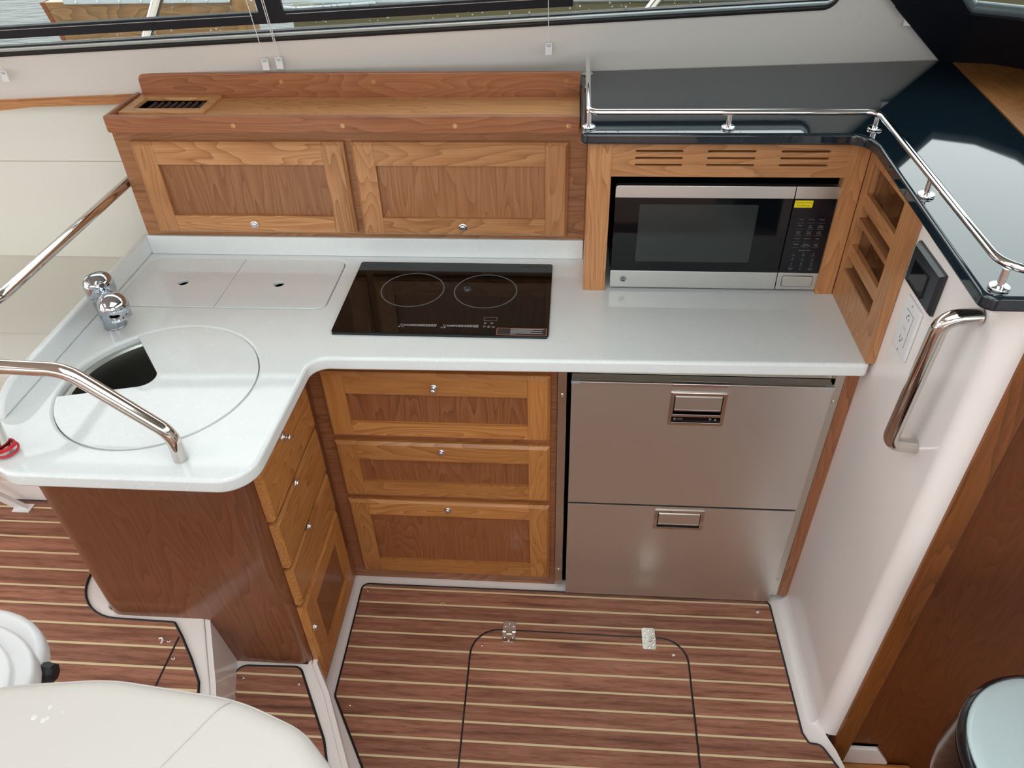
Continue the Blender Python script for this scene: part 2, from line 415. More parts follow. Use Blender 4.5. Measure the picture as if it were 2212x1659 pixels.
def frame_front(name, parent, Mf, orig, w, h, t, sl, sr, rt, rb, tones, grain, kn=None, M=None, slab=False, popped=False):
    """A door or drawer front: two stiles, two rails, a recessed panel and a knob as sub-parts."""
    frame_tone, panel_tone = tones
    d = sub(name, parent, Mf(*orig) @ Vector((w / 2, 0, 0)))
    M = Mf(*orig); c = 0.007
    gv = wood('Z', frame_tone); gh = wood(grain, frame_tone)
    if slab:
        obj('panel', chamfered(0, w, 0, h, t, 'lrbt', 0.006, M), gh, d)
    else:
        obj('stile', chamfered(0, sl - .0004, 0, h, t, 'lbt', c, M), gv, d)
        obj('stile', chamfered(w - sr + .0004, w, 0, h, t, 'rbt', c, M), gv, d)
        obj('rail', chamfered(sl, w - sr, h - rt, h, t, 't', c, M), gh, d)
        obj('rail', chamfered(sl, w - sr, 0, rb, t, 'b', c, M), gh, d)
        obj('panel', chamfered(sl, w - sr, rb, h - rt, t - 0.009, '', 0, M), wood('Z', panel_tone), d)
    if kn: knob(d, M @ Vector((kn[0], kn[1], t)), Mf, popped)
    return d

# ------------------------------------------------------------------ decking: planks and caulk seams clipped to a floor outline
def spans(poly, y):
    xs = []
    for (xa, ya), (xb, yb) in zip(poly, poly[1:] + poly[:1]):
        if (ya <= y < yb) or (yb <= y < ya): xs.append(xa + (y - ya) / (yb - ya) * (xb - xa))
    xs.sort()
    return list(zip(xs[::2], xs[1::2]))
def band_pieces(poly, y0, y1):
    ys = sorted({y0, y1} | {p[1] for p in poly if y0 < p[1] < y1})
    traps = []
    for a, b in zip(ys, ys[1:]):
        if b - a < 1e-6: continue
        e = (b - a) * 1e-4
        for (l0, r0), (l1, r1) in zip(spans(poly, a + e), spans(poly, b - e)):
            traps.append((a, b, l0, r0, l1, r1))
    groups = []
    for t in traps:
        hit = [g for g in groups if any(abs(u[1] - t[0]) < 1e-9 and min(u[5], t[3]) > max(u[4], t[2]) for u in g)]
        new = [t]
        for g in hit: new += g; groups.remove(g)
        groups.append(new)
    return groups
def traps_bm(ts, z0, z1):
    b = bmesh.new()
    for (a, c, l0, r0, l1, r1) in ts:
        v = [b.verts.new(p) for p in ((l0, a, z0), (r0, a, z0), (r1, c, z0), (l1, c, z0), (l0, a, z1), (r0, a, z1), (r1, c, z1), (l1, c, z1))]
        for f in ((3, 2, 1, 0), (4, 5, 6, 7), (0, 1, 5, 4), (1, 2, 6, 5), (2, 3, 7, 6), (3, 0, 4, 7)): b.faces.new([v[k] for k in f])
    return b
def decking(parent, poly, z, phase, pitch, seam=0.0058, th=0.004):
    ys = [p[1] for p in poly]; lo, hi = min(ys), max(ys)
    k0 = math.floor((lo - phase) / pitch) - 1; k1 = math.ceil((hi - phase) / pitch) + 1
    for k in range(k0, k1 + 1):
        c = phase + k * pitch
        for (y0, y1, nm, m, dz) in ((c - seam / 2, c + seam / 2, 'seam', SEAMC, -0.0002), (c + seam / 2, c + pitch - seam / 2, 'plank', DECK, 0.0)):
            y0, y1 = max(y0, lo), min(y1, hi)
            if y1 - y0 < 1e-4: continue
            for g in band_pieces(poly, y0, y1):
                if sum((u[1] - u[0]) * (u[3] - u[2] + u[5] - u[4]) for u in g) < 2e-6: continue
                obj(nm, traps_bm(g, z, z + th + dz), m, parent, smooth=0)
def border(path, w, z0, z1, closed=False):
    """Flat strip of width w along an outline (a sealing bead)."""
    return tube([(x, y, (z0 + z1) / 2) for x, y in path], w, 8, None, closed)

# ------------------------------------------------------------------ the setting
def struct(name, bm, m, parent=None, smooth=35, **kw):
    return obj(name, bm, m, parent, smooth, **({'kind': 'structure'} if parent is None else {}), **kw)
def wall_y(x, z): return 0.64 + 0.09 * x - 0.25 * (z - 1.303)
_n = Vector((0.09, -1, -0.25)).normalized()                               # inward normal of the hull side
HULL = Matrix(((1, 0, _n.x, 0), (0.09, -0.25, _n.y, 0.64 + 0.25 * 1.303), (0, 1, _n.z, 0), (0, 0, 0, 1)))   # local (x, z, inward)
def hull(off): return HULL @ Matrix.Translation((0, 0, off))
def sill(x): return 1.4274 + 0.0250 * x
def band(x0, x1, a, b): return [(x0, sill(x0) + a), (x1, sill(x1) + a), (x1, sill(x1) + b), (x0, sill(x0) + b)]
def winpoly(d):
    return round_poly([(-3.2 + d, sill(-3.2) + d, .05), (0.668 - d * 1.0, sill(0.668) + d, .035 - d * .6), (0.17 - d * .4, 1.90 - d, .05), (-3.2 + d, 1.90 - d, .05)])
hw = struct('wall_back', plate([(-4, -0.2), (0.93, -0.2), (0.936, 1.30), (0.756, 1.454), (0.0, 2.12), (-4, 2.12)], [winpoly(0)], 0.03, 0, hull(-0.03)), WALLW)
w1 = struct('window_1', plate(winpoly(-0.003), [winpoly(0.0065)], 0.012, 0.002, hull(-0.004)), RUBBER)
struct('frame', plate(winpoly(0.0065), [winpoly(0.016)], 0.012, 0.002, hull(-0.008)), ALU, w1)
struct('inner_seal', plate(winpoly(0.016), [winpoly(0.019)], 0.010, 0, hull(-0.010)), RUBBER, w1)
struct('pane', plate(winpoly(0.017), (), 0.004, 0, hull(-0.016)), GLASS, w1)
struct('sliding_rail', plate(band(-3.17, -0.018, 0.036, 0.064), (), 0.012, 0.002, hull(-0.012)), NAVY, w1)
struct('rail_bead', plate(band(-3.17, -0.78, 0.0575, 0.0588), (), 0.003, 0, hull(-0.001)), ALU, w1)
struct('rail_bead', plate(band(-0.70, -0.03, 0.0575, 0.0588), (), 0.003, 0, hull(-0.001)), ALU, w1)
struct('sash_stile', plate([(-0.045, sill(-.045) + .06), (-0.018, sill(-.018) + .06), (-0.018, 1.88), (-0.045, 1.88)], (), 0.012, 0.002, hull(-0.012)), NAVY, w1)
struct('sash_stile', plate([(-0.765, sill(-.765) + .06), (-0.705, sill(-.705) + .06), (-0.705, 1.88), (-0.765, 1.88)], (), 0.012, 0.002, hull(-0.012)), NAVY, w1)
# wooden cap along the hull side above the settee
struct('trim_1', plate([(-4, 1.243), (-1.10, 1.243), (-1.10, 1.277), (-1.5, 1.272), (-4, 1.235)], (), 0.012, 0.003, hull(0.0005)), wood('X', 'mid'))

# far sides of the cabin, seen only in reflections
struct('wall_far', plate([(-4, -0.3), (1.5, -0.3), (1.5, 2.12), (-4, 2.12)], [rrect(-2.9, -0.55, 1.15, 1.98, .06), rrect(-0.38, 1.05, 0.36, 1.98, .06)], 0.03, 0, FRONT(0, -2.80, 0)), WALLW)   # window, and an unseen side door opening added for its light
w2 = struct('window_2', plate(rrect(-2.91, -0.54, 1.14, 1.99, .06), [rrect(-2.86, -1.75, 1.19, 1.94, .04), rrect(-1.70, -0.59, 1.19, 1.94, .04)], 0.02, 0.003, FRONT(0, -2.79, 0)), NAVY)
struct('pane', plate(rrect(-2.88, -0.57, 1.17, 1.96, .05), (), 0.004, 0, FRONT(0, -2.80, 0)), GLASS, w2)
struct('wall_aft', plate([(-0.75, -0.3), (2.8, -0.3), (2.8, 2.12), (-0.75, 2.12)], [rrect(0.15, 2.55, 0.36, 2.0, .08)], 0.03, 0, RIGHTW(-3.83, 0, 0) @ Matrix(((-1, 0, 0, 0), (0, 1, 0, 0), (0, 0, -1, 0), (0, 0, 0, 1)))), WALLW)
cl = struct('ceiling', plate([(-4, -2.9), (1.5, -2.9), (1.5, 0.75), (-4, 0.75)], [rrect(-0.95, 0.42, -1.9, -0.45, .06), rrect(-3.2, -2.0, -1.9, -0.7, .06)], 0.05, 0, FLAT(0, 0, 2.10)), CEIL)  # roof hatch openings added out of view to let in more daylight
for q in (rrect(-0.96, 0.43, -1.91, -0.44, .06), rrect(-3.21, -1.99, -1.91, -0.69, .06)):
    struct('added_hatch_pane', plate(q, (), 0.008, 0, FLAT(0, 0, 2.152)), GLASS, cl)

# unseen white decks added outside the openings to throw light back in
struct('floor', box(-7.0, -3.9, -3.6, 1.0, 0.20, 0.30), GEL)
struct('floor', box(-3.9, 2.2, -3.7, -2.84, 0.20, 0.30), GEL)

# raked windshield and its dark liner
Bp = [(0.934, 0.727, 1.3035), (1.049, 0.705, 1.3035), (1.105, 0.66, 1.3035), (1.19, 0.52, 1.3035), (1.24, 0.25, 1.3035), (1.26, -0.4, 1.3035), (1.26, -2.85, 1.3035)]
Tp = [(0.757, 0.673, 1.454), (0.905, 0.605, 1.452), (1.0, 0.56, 1.45), (1.06, 0.46, 1.45), (1.09, 0.22, 1.45), (1.10, -0.4, 1.45), (1.10, -2.85, 1.45)]
Up = [(0.0, 0.44, 2.12), (0.22, 0.39, 2.12), (0.36, 0.36, 2.12), (0.44, 0.28, 2.12), (0.48, 0.1, 2.12), (0.5, -0.4, 2.12), (0.5, -2.85, 2.12)]
def ruled(A, B, th):
    b = bmesh.new(); a = [b.verts.new(p) for p in A]; c = [b.verts.new(p) for p in B]
    for i in range(len(A) - 1): b.faces.new((a[i], a[i + 1], c[i + 1], c[i]))
    bmesh.ops.recalc_face_normals(b, faces=b.faces)
    bmesh.ops.solidify(b, geom=b.faces[:], thickness=th)
    return b
struct('wall_front', ruled(Bp, Tp, 0.02), NAVY, smooth=60)
struct('trim_2', ruled(Tp[:2], Up[:2], 0.02), NAVY)                          # windshield pillar
w3 = struct('window_3', tube(Tp[1:] , 0.014, 12), principled('grey_frame', (96, 108, 112), 0.35), smooth=60)
struct('frame', tube([Up[1], Tp[1]], 0.014, 12), MATS['grey_frame'], w3, smooth=60)
struct('pane', ruled(Tp[1:], Up[1:], 0.005), GLASS, w3, smooth=60)
struct('mullion', tube([Tp[5], Up[5]], 0.02, 12), NAVY, w3, smooth=60)
struct('mullion', tube([(1.1, -1.6, 1.45), (0.5, -1.6, 2.12)], 0.02, 12), NAVY, w3, smooth=60)
struct('wall_forward', box(1.32, 1.36, -2.85, 0.9, -0.6, 1.28), WALLW)

# bulkhead at the right end of the galley, with the recess for the rack
XW = 0.643
struct('wall_right', plate([(-0.60, 0.0), (0.3548, 0.0), (0.3548, 1.277), (-0.60, 1.277)], [rrect(-0.215, 0.012, 0.972, 1.25, .0)], 0.02, 0, LEFTW(XW + 0.02, 0, 0)), GEL)
cp = [(XW, -0.355)]
for k in range(9):
    t = pi + (pi / 2) * k / 8; cp.append((XW + 0.034 + 0.034 * cos(t), -0.366 + 0.034 * sin(t)))
cp += [(0.688, -0.400), (0.688, -0.355)]
struct('trim_3', plate(cp, (), 1.277, 0, FLAT(0, 0, 0.0)), GEL)
# cove where the bulkhead meets the floor
cv = [(XW + .001, 0.0), (XW + .001, 0.05)] + [(XW - 0.03 + 0.03 * cos(radians(a)) , 0.03 - 0.03 * sin(radians(a))) for a in range(0, 91, 15)]
cvb = loft([[(x, y, z) for x, z in cv] for y in (-0.372, 0.0)])
struct('baseboard_right', cvb, GEL)
# forward companionway bulkhead of varnished cherry
bh = struct('wall_companionway', box(0.728, 1.33, -0.394, -0.37, -0.6, 1.277), wood('Z', 'deep', 0.1, 0.5))
struct('edge_board', box(0.684, 0.729, -0.408, -0.376, -0.5, 1.277, 0.004), wood('Z', 'amber', 0.2, 0.4), bh)
struct('white_panel', plate(round_poly([(0.715, -0.125, 0), (0.845, -0.125, .006), (0.80, -0.052, .012), (0.715, -0.052, 0)]), (), 0.012, 0.002, FRONT(0, -0.394, 0)), GEL, bh)
struct('panel_gap', box(0.73, 0.80, -0.3965, -0.394, -0.052, -0.044), VOID, bh)
struct('floor_step', box(0.69, 0.905, -0.645, -0.398, -0.165, -0.128, 0.012), wood('X', 'gold', 0.3), bh)

# ---- floors: white gelcoat base, teak planks, cream seams
fg = [(-0.662, 0.06), (0.66, 0.06), (0.66, -0.40), (0.676, -0.44), (0.705, -0.56), (0.76, -1.25), (-0.30, -1.25), (-0.497, -0.60), (-0.626, -0.375), (-0.662, -0.36)]
fl = struct('floor', plate(fg, (), 0.03, 0.0, FLAT(0, 0, -0.03)), GEL)
gal = round_poly([(-0.609, -0.011, .02), (0.5917, -0.010, .02), (0.601, -0.40, .02), (0.612, -0.426, .01), (0.640, -0.428, .02), (0.672, -0.49, .05), (0.73, -1.2, 0), (-0.12, -1.2, 0), (-0.489, -0.55, .2), (-0.604, -0.369, .03)])
hat = round_poly([(-0.2385, -1.15, 0), (0.3295, -1.15, 0), (0.339, -0.151, .075), (-0.26, -0.147, .08)], 10)
class Rings(list):
    pass
def spans_multi(rings, y):
    xs = []
    for poly in rings:
        for (xa, ya), (xb, yb) in zip(poly, poly[1:] + poly[:1]):
            if (ya <= y < yb) or (yb <= y < ya): xs.append(xa + (y - ya) / (yb - ya) * (xb - xa))
    xs.sort()
    return list(zip(xs[::2], xs[1::2]))
_spans1 = spans
def spans(poly, y): return spans_multi(poly, y) if isinstance(poly, Rings) else _spans1(poly, y)
_band1 = band_pieces
def band_pieces(poly, y0, y1):
    if not isinstance(poly, Rings): return _band1(poly, y0, y1)
    ys = sorted({y0, y1} | {p[1] for r in poly for p in r if y0 < p[1] < y1}); traps = []
    for a, b in zip(ys, ys[1:]):
        if b - a < 1e-6: continue
        e = (b - a) * 1e-4
        A, B = spans(poly, a + e), spans(poly, b - e)
        for (l0, r0), (l1, r1) in zip(A, B): traps.append((a, b, l0, r0, l1, r1))
    groups = []
    for t in traps:
        hit = [g for g in groups if any(abs(u[1] - t[0]) < 1e-9 and min(u[5], t[3]) > max(u[4], t[2]) for u in g)]
        new = [t]
        for g in hit: new += g; groups.remove(g)
        groups.append(new)
    return groups
def decking2(parent, rings, z, phase, pitch):
    ys = [p[1] for p in rings[0]]; lo, hi = min(ys), max(ys)
    for k in range(math.floor((lo - phase) / pitch) - 1, math.ceil((hi - phase) / pitch) + 2):
        c = phase + k * pitch; s = 0.0058
        for (y0, y1, nm, m, dz) in ((c - s / 2, c + s / 2, 'seam', SEAMC, -0.0002), (c + s / 2, c + pitch - s / 2, 'plank', DECK, 0.0)):
            y0, y1 = max(y0, lo), min(y1, hi)
            if y1 - y0 < 1e-4: continue
            for g in band_pieces(rings, y0, y1):
                if sum((u[1] - u[0]) * (u[3] - u[2] + u[5] - u[4]) for u in g) < 4e-6: continue
                obj(nm, traps_bm(g, z, z + 0.004 + dz), m, parent, smooth=0)
PH, PI_ = -0.0247, 0.0495
hole = [(x + (0.003 if x > 0.04 else -0.003), y + (0.003 if y > -0.5 else 0)) for x, y in hat]
decking2(fl, Rings([gal, hole]), 0.0, PH, PI_)
struct('edge_seal', border(gal, 0.0032, 0, 0.005, True), RUBBER, fl, smooth=60)
def screw(parent, x, y, z, r=0.0045):
    bm = lathe([(r, 0), (r, 0.0006), (r * .75, 0.0012), (r * .4, 0.0008), (0, 0.0005)], FLAT(x, y, z), 14)
    return obj('screw', bm, POLISH, parent)
for x, y in ((-0.59, -0.034), (0.553, -0.05), (0.30, -0.20), (-0.558, -0.392), (-0.228, -0.198)): screw(fl, x, y, 0.0041)

fs = struct('floor', plate(round_poly([(-3.9, 0.02, 0), (-1.12, 0.02, 0), (-1.12, -0.355, .02), (-0.872, -0.362, .01), (-0.79, -0.535, .02), (-0.66, -0.85, 0), (-0.66, -2.85, 0), (-3.9, -2.85, 0)]), (), 0.04, 0.006, FLAT(0, 0, 0.29)), GEL)
sal = round_poly([(-3.8, -0.02, 0), (-1.217, -0.02, 0), (-1.208, -0.3795, .13), (-0.935, -0.385, .012), (-0.900, -0.423, .02), (-0.855, -0.478, .02), (-0.815, -0.533, .02), (-0.72, -0.80, 0), (-0.72, -2.8, 0), (-3.8, -2.8, 0)])
decking(fs, sal, 0.33, -0.0452, 0.0508)
struct('edge_seal', border(sal, 0.0032, 0.33, 0.335, True), RUBBER, fs, smooth=60)
struct('panel_joint', loft([[(-0.909, -0.424, .334), (-0.905, -0.424, .334), (-0.905, -0.424, .3348), (-0.909, -0.424, .3348)], [(-0.911, -0.60, .334), (-0.907, -0.60, .334), (-0.907, -0.60, .3348), (-0.911, -0.60, .3348)]]), RUBBER, fs)
for x, y in ((-0.926, -0.435), (-0.897, -0.478)): screw(fs, x, y, 0.3341)

lp = [(-0.875, -0.355), (-0.641, -0.355), (-0.638, -0.368), (-0.587, -0.445), (-0.497, -0.619), (-0.33, -1.0), (-0.33, -1.3), (-0.75, -1.3), (-0.75, -0.7), (-0.80, -0.56), (-0.875, -0.38)]
ld = struct('floor', plate(lp, (), 0.03, 0.004, FLAT(0, 0, 0.12)), GEL)
land = round_poly([(-0.8385, -0.384, .03), (-0.664, -0.3795, .025), (-0.555, -0.56, .1), (-0.40, -0.95, 0), (-0.72, -0.95, 0), (-0.805, -0.46, .03)])
decking(ld, land, 0.15, -0.4045, 0.0497)
struct('edge_seal', border(land, 0.0032, 0.15, 0.155, True), RUBBER, ld, smooth=60)
struct('cabinet_bead', tube([(-0.853, -0.3665, 0.151), (-0.648, -0.3665, 0.151)], 0.0035, 8), RUBBER, ld)
for x, y in ((-0.80, -0.416), (-0.655, -0.425)): screw(ld, x, y, 0.1541)
# moulded risers between the three levels
def riser(top, bot):
    b = bmesh.new(); a = [b.verts.new(p) for p in top]; c = [b.verts.new(p) for p in bot]
    for i in range(len(top) - 1): b.faces.new((a[i], a[i + 1], c[i + 1], c[i]))
    bmesh.ops.recalc_face_normals(b, faces=b.faces); bmesh.ops.solidify(b, geom=b.faces[:], thickness=0.012)
    return b
struct('trim_4', riser([(-0.877, -0.352, .326), (-0.868, -0.37, .326), (-0.79, -0.535, .326), (-0.68, -0.80, .326)], [(-0.852, -0.352, .148), (-0.842, -0.375, .148), (-0.812, -0.47, .148), (-0.72, -0.80, .148)]), GEL, smooth=60)
struct('trim_5', riser([(-0.640, -0.352, .146), (-0.638, -0.368, .146), (-0.587, -0.445, .146), (-0.497, -0.619, .146), (-0.33, -1.0, .146)], [(-0.640, -0.352, -0.001), (-0.628, -0.372, -.001), (-0.59, -0.44, -.001), (-0.520, -0.575, -.001), (-0.33, -1.0, -.001)]), GEL, smooth=60)
struct('baseboard_left', box(-3.8, -1.16, -0.018, 0.05, 0.33, 0.405, 0.004), GEL)
struct('floor', box(-0.66, 0.66, -2.85, -1.25, 0.0, 0.33), DECK)
struct('floor', box(0.66, 1.34, -2.85, -0.36, -0.60, -0.55), wood('X', 'deep'))

# ------------------------------------------------------------------ hinged floor hatch
th = thing('floor_hatch', 'hinged teak hatch panel with rounded corners set in the galley floor', 'hatch', (0.04, -0.6, 0.0))
decking(th, hat, 0.0002, PH, PI_)
obj('hatch_rim', border(hat, 0.0026, 0, 0.006, True), RUBBER, th, smooth=60)
for hx, hy in ((-0.1555, -0.153), (0.236, -0.1545)):
    h = sub('hinge', th, (hx, hy, 0.005))
    obj('leaf', plate(rrect(hx - .0185, hx + .0185, hy + .002, hy + .034, [0, 0, .006, .006]), (), 0.0022, 0.0006, FLAT(0, 0, 0.0042)), POLISH, h)
    obj('leaf', plate(rrect(hx - .0185, hx + .0185, hy - .034, hy - .002, [.006, .006, 0, 0]), (), 0.0022, 0.0006, FLAT(0, 0, 0.0042)), POLISH, h)
    obj('knuckle', tube([(hx - .019, hy, .0065), (hx - .0088, hy, .0065)], .0032, 12), POLISH, h)
    obj('knuckle', tube([(hx + .0088, hy, .0065), (hx + .019, hy, .0065)], .0032, 12), POLISH, h)
    obj('knuckle', box(hx - .008, hx + .008, hy - .0085, hy + .0085, .0048, .0092, .0012), POLISH, h)
    for dx, dy in ((0, .027), (-.0115, .018), (.0115, .018), (0, -.027), (-.0115, -.018), (.0115, -.018)):
        obj('screw', lathe([(.0036, 0), (.0036, .0004), (.0026, .0010), (.0012, .0006), (0, .0003)], FLAT(hx + dx, hy + dy, .0064), 12), CHROME, h)

# ------------------------------------------------------------------ base cabinets
dc = thing('drawer_cabinet', 'cherry base cabinet with three panelled drawers beside the steel refrigerator', 'cabinet', (-0.33, 0.2, 0.0))
obj('body', box(-0.640, -0.033, 0.02, 0.37, 0.001, 0.864), wood('X', 'red'), dc)
obj('face_frame', plate([(-0.640, 0.001), (-0.033, 0.001), (-0.033, 0.864), (-0.640, 0.864)], [[(-0.60, 0.04), (-0.05, 0.04), (-0.05, 0.81), (-0.60, 0.81)]], 0.002, 0, FRONT(0, 0.0215, 0)), wood('X', 'red'), dc)
for z0, z1, rt, rb in ((0.5989, 0.803, .062, .049), (0.3801, 0.578, .058, .056), (0.0514, 0.3597, .053, .058)):
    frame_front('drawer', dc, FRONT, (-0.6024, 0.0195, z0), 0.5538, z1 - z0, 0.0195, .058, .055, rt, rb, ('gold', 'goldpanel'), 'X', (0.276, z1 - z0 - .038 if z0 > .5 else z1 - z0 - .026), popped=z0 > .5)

pc = thing('peninsula_cabinet', 'cherry peninsula cabinet under the sink with slab drawers and a panelled door', 'cabinet', (-0.87, -0.15, 0.15))
body = round_poly([(-1.122, -0.370, .05), (-0.6386, -0.370, .028), (-0.6386, 0.018, 0), (-1.122, 0.018, 0)], 8)
lower = round_poly([(-0.862, -0.370, .004), (-0.6386, -0.370, .028), (-0.6386, 0.018, 0), (-0.862, 0.018, 0)], 8)
epb = join(plate(body, [rrect(-1.10, -0.66, -0.352, 0.0, .03)], 0.534, 0, FLAT(0, 0, 0.33)), plate(lower, (), 0.1795, 0, FLAT(0, 0, 0.1505)))
obj('end_panel', epb, wood('Z', 'end', 0.45, 0.34), pc)
obj('plinth', box(-0.80, -0.6386, -0.350, 0.018, 0.001, 0.1515), wood('Z', 'red', 0.4, 0.36), pc)
def rd(z0, z1, **k): frame_front(k.pop('nm'), pc, RIGHTW, (-0.6386, -0.352, z0), 0.312, z1 - z0, 0.0195, .066, .048, .06, .062, ('gold', 'goldpanel'), 'Y', **k)
rd(0.673, 0.815, nm='drawer', kn=(0.134, 0.123), slab=True, popped=True)
rd(0.518, 0.660, nm='drawer', kn=(0.134, 0.137), slab=True)
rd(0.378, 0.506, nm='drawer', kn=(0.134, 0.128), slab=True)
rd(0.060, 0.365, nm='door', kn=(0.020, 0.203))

# ------------------------------------------------------------------ countertop
ct = thing('countertop', 'white speckled L-shaped countertop with rounded edges over the base cabinets', 'countertop', (-0.3, 0.1, 0.865))
outline = round_poly([(-1.172, 0.408, 0), (-1.172, -0.30, .05), (-1.155, -0.400, .10), (-1.055, -0.452, .07), (-0.590, -0.452, .07), (-0.578, -0.069, .085), (-0.50, -0.069, 0), (0.634, -0.050, .012), (0.642, 0.53, 0), (0.026, 0.53, 0), (0.026, 0.408, 0)], 10)
SCX, SCY, SR = -0.885, -0.168, 0.2085
lid_rect = rrect(-1.137, -0.603, 0.127, 0.362, .028, 6)
obj('slab', plate(outline, [circle(SCX, SCY, SR, 72), lid_rect], 0.035, 0.008, FLAT(0, 0, 0.865), 4), QUARTZ, ct)
obj('back_splash', box(-1.150, 0.0235, 0.383, 0.408, 0.9005, 0.955, 0.003), QUARTZ, ct)
sp = [(0.40, 0.0), (0.40, 0.052), (-0.215, 0.052)] + [(-0.215 - 0.085 * sin(radians(a)), 0.052 * cos(radians(a))) for a in range(10, 91, 10)]
obj('side_splash', plate([(-y, z) for y, z in sp], (), 0.018, 0.006, LEFTW(-1.150, 0, 0.9005), 4), QUARTZ, ct)
obj('lid_ledge', plate(rrect(-1.15, -0.59, 0.115, 0.375, .03), [rrect(-1.12, -0.62, 0.145, 0.345, .03)], 0.004, 0, FLAT(0, 0, 0.886)), QUARTZ, ct)
obj('well_shade_sheet', loft([[(-1.14, .13, .870), (-.60, .13, .870), (-.60, .36, .870), (-1.14, .36, .870)], [(-1.14, .13, .8662), (-.60, .13, .8662), (-.60, .36, .8662), (-1.14, .36, .8662)]], None, True, True), VOID, ct)  # thin black sheet standing in for the shaded depth below the finger holes
for x0, x1, rr_, hx, where in ((-1.1362, -0.8790, [.028, 0, 0, .028], -1.003, 'left'), (-0.8776, -0.6038, [0, .028, .028, 0], -0.750, 'right')):
    t = thing('storage_hatch', 'white flush lid with a finger hole, %s one of the pair beside the %s' % (where, 'faucet' if where == 'left' else 'cooktop'), 'lid', ((x0 + x1) / 2, 0.2445, 0.89), 'flush lids behind the sink')
    obj('lid_panel', plate(rrect(x0, x1, 0.1278, 0.3612, rr_, 6), [circle(hx, 0.240, 0.0140, 28)], 0.0095, 0.0010, FLAT(0, 0, 0.8902)), QUARTZ, t)

# ------------------------------------------------------------------ sink, cover, faucet
sk = thing('sink', 'round stainless steel sink bowl showing under the cut-out of its cover', 'sink', (SCX, SCY, 0.72))
obj('bowl', lathe([(0.2075, 0.881), (0.2075, 0.884), (0.197, 0.884), (0.193, 0.880), (0.190, 0.86), (0.186, 0.76), (0.17, 0.735), (0.13, 0.722), (0.03, 0.718), (0, 0.718), (0, 0.712), (0.13, 0.716), (0.175, 0.728), (0.192, 0.76), (0.196, 0.86), (0.199, 0.8805)], FLAT(SCX, SCY, 0), 72, None, False), SINKST, sk)
obj('drain', lathe([(0.032, 0.7185), (0.032, 0.722), (0.024, 0.7225), (0.02, 0.7195), (0, 0.7195)], FLAT(SCX, SCY, 0), 32), POLISH, sk)
cvp = []
R0 = 0.2076
a0, a1 = radians(196), radians(127 + 360)
for k in range(81):
    t = a0 + (a1 - a0) * k / 80; cvp.append((SCX + R0 * cos(t), SCY + R0 * sin(t), 0))
ap = (-0.8755, -0.1725)
cv_poly = round_poly(cvp + [(ap[0], ap[1], 0.034)], 8)
t = thing('sink_cover', 'round white sink cover with a rounded wedge cut out of its far left side', 'sink cover', (SCX, SCY, 0.884))
obj('cover_panel', plate(cv_poly, (), 0.0155, 0.0014, FLAT(0, 0, 0.8843)), QUARTZ, t)

fx, fy = -1.086, 0.042
FCH = principled('faucet_chrome', (186, 192, 200), 0.04, 1.0)
fc = thing('faucet', 'chrome single lever faucet standing at the back left of the sink', 'faucet', (fx, fy, 0.90))
obj('body', lathe([(0.0262, 0), (0.0262, 0.003), (0.0255, 0.005), (0.0258, 0.0225), (0.0250, 0.0228), (0.0250, 0.0238), (0.0259, 0.0242), (0.0268, 0.05), (0.0284, 0.083), (0.0280, 0.085), (0, 0.085)], FLAT(fx, fy, 0.9002), 40), FCH, fc)
obj('cap', lathe([(0.0270, 0.0845), (0.0318, 0.0862), (0.0332, 0.092), (0.0332, 0.112), (0.0318, 0.123), (0.0275, 0.132), (0.0195, 0.138), (0.010, 0.1405), (0, 0.141)], FLAT(fx, fy, 0.9002), 40), FCH, fc, smooth=60)
dirv = Vector((0.69, -0.73, 0)).normalized()
rotd = Matrix.Rotation(math.atan2(dirv.y, dirv.x), 4, 'Z')
def along(d, z): p = Vector((fx, fy, z)) + dirv * d; return (p.x, p.y, p.z)
obj('lever', tube([along(0.024, 1.026), along(0.040, 1.030), along(0.047, 1.030)], lambda q: 0.0075 - 0.002 * q, 14), FCH, fc)
for dd, m_ in ((-.0022, RED), (.0022, BLUE)):
    side = Vector((-dirv.y, dirv.x, 0)) * dd
    obj('temperature_dot', lathe([(0.0036, 0), (0.0036, 0.0008), (0, 0.0012)], Matrix.Translation(Vector(along(0.0330, 1.004)) + side) @ rotd @ Matrix.Rotation(pi / 2, 4, 'Y'), 16), m_, fc)
obj('pull_rod', tube([along(0.0345, 1.000), along(0.054, 0.994)], .0016, 8), FCH, fc)
sp_bm = lathe([(0.0195, 0.0), (0.0205, 0.02), (0.0245, 0.05), (0.0300, 0.078), (0.0325, 0.094), (0.0325, 0.102), (0.0305, 0.113), (0.0255, 0.123), (0.0175, 0.1300), (0.009, 0.1330), (0, 0.1338)], FLAT(fx, fy, 0.982) @ rotd @ Matrix.Rotation(radians(80), 4, 'Y'), 40)
obj('spout', sp_bm, FCH, fc, smooth=60)
obj('aerator', lathe([(0.0275, 0.0), (0.0300, -0.016), (0.0295, -0.030), (0.0245, -0.0305), (0.022, -0.024), (0, -0.024)], FLAT(*along(0.099, 1.002)) @ rotd @ Matrix.Rotation(radians(-10), 4, 'Y'), 36), FCH, fc, smooth=60)

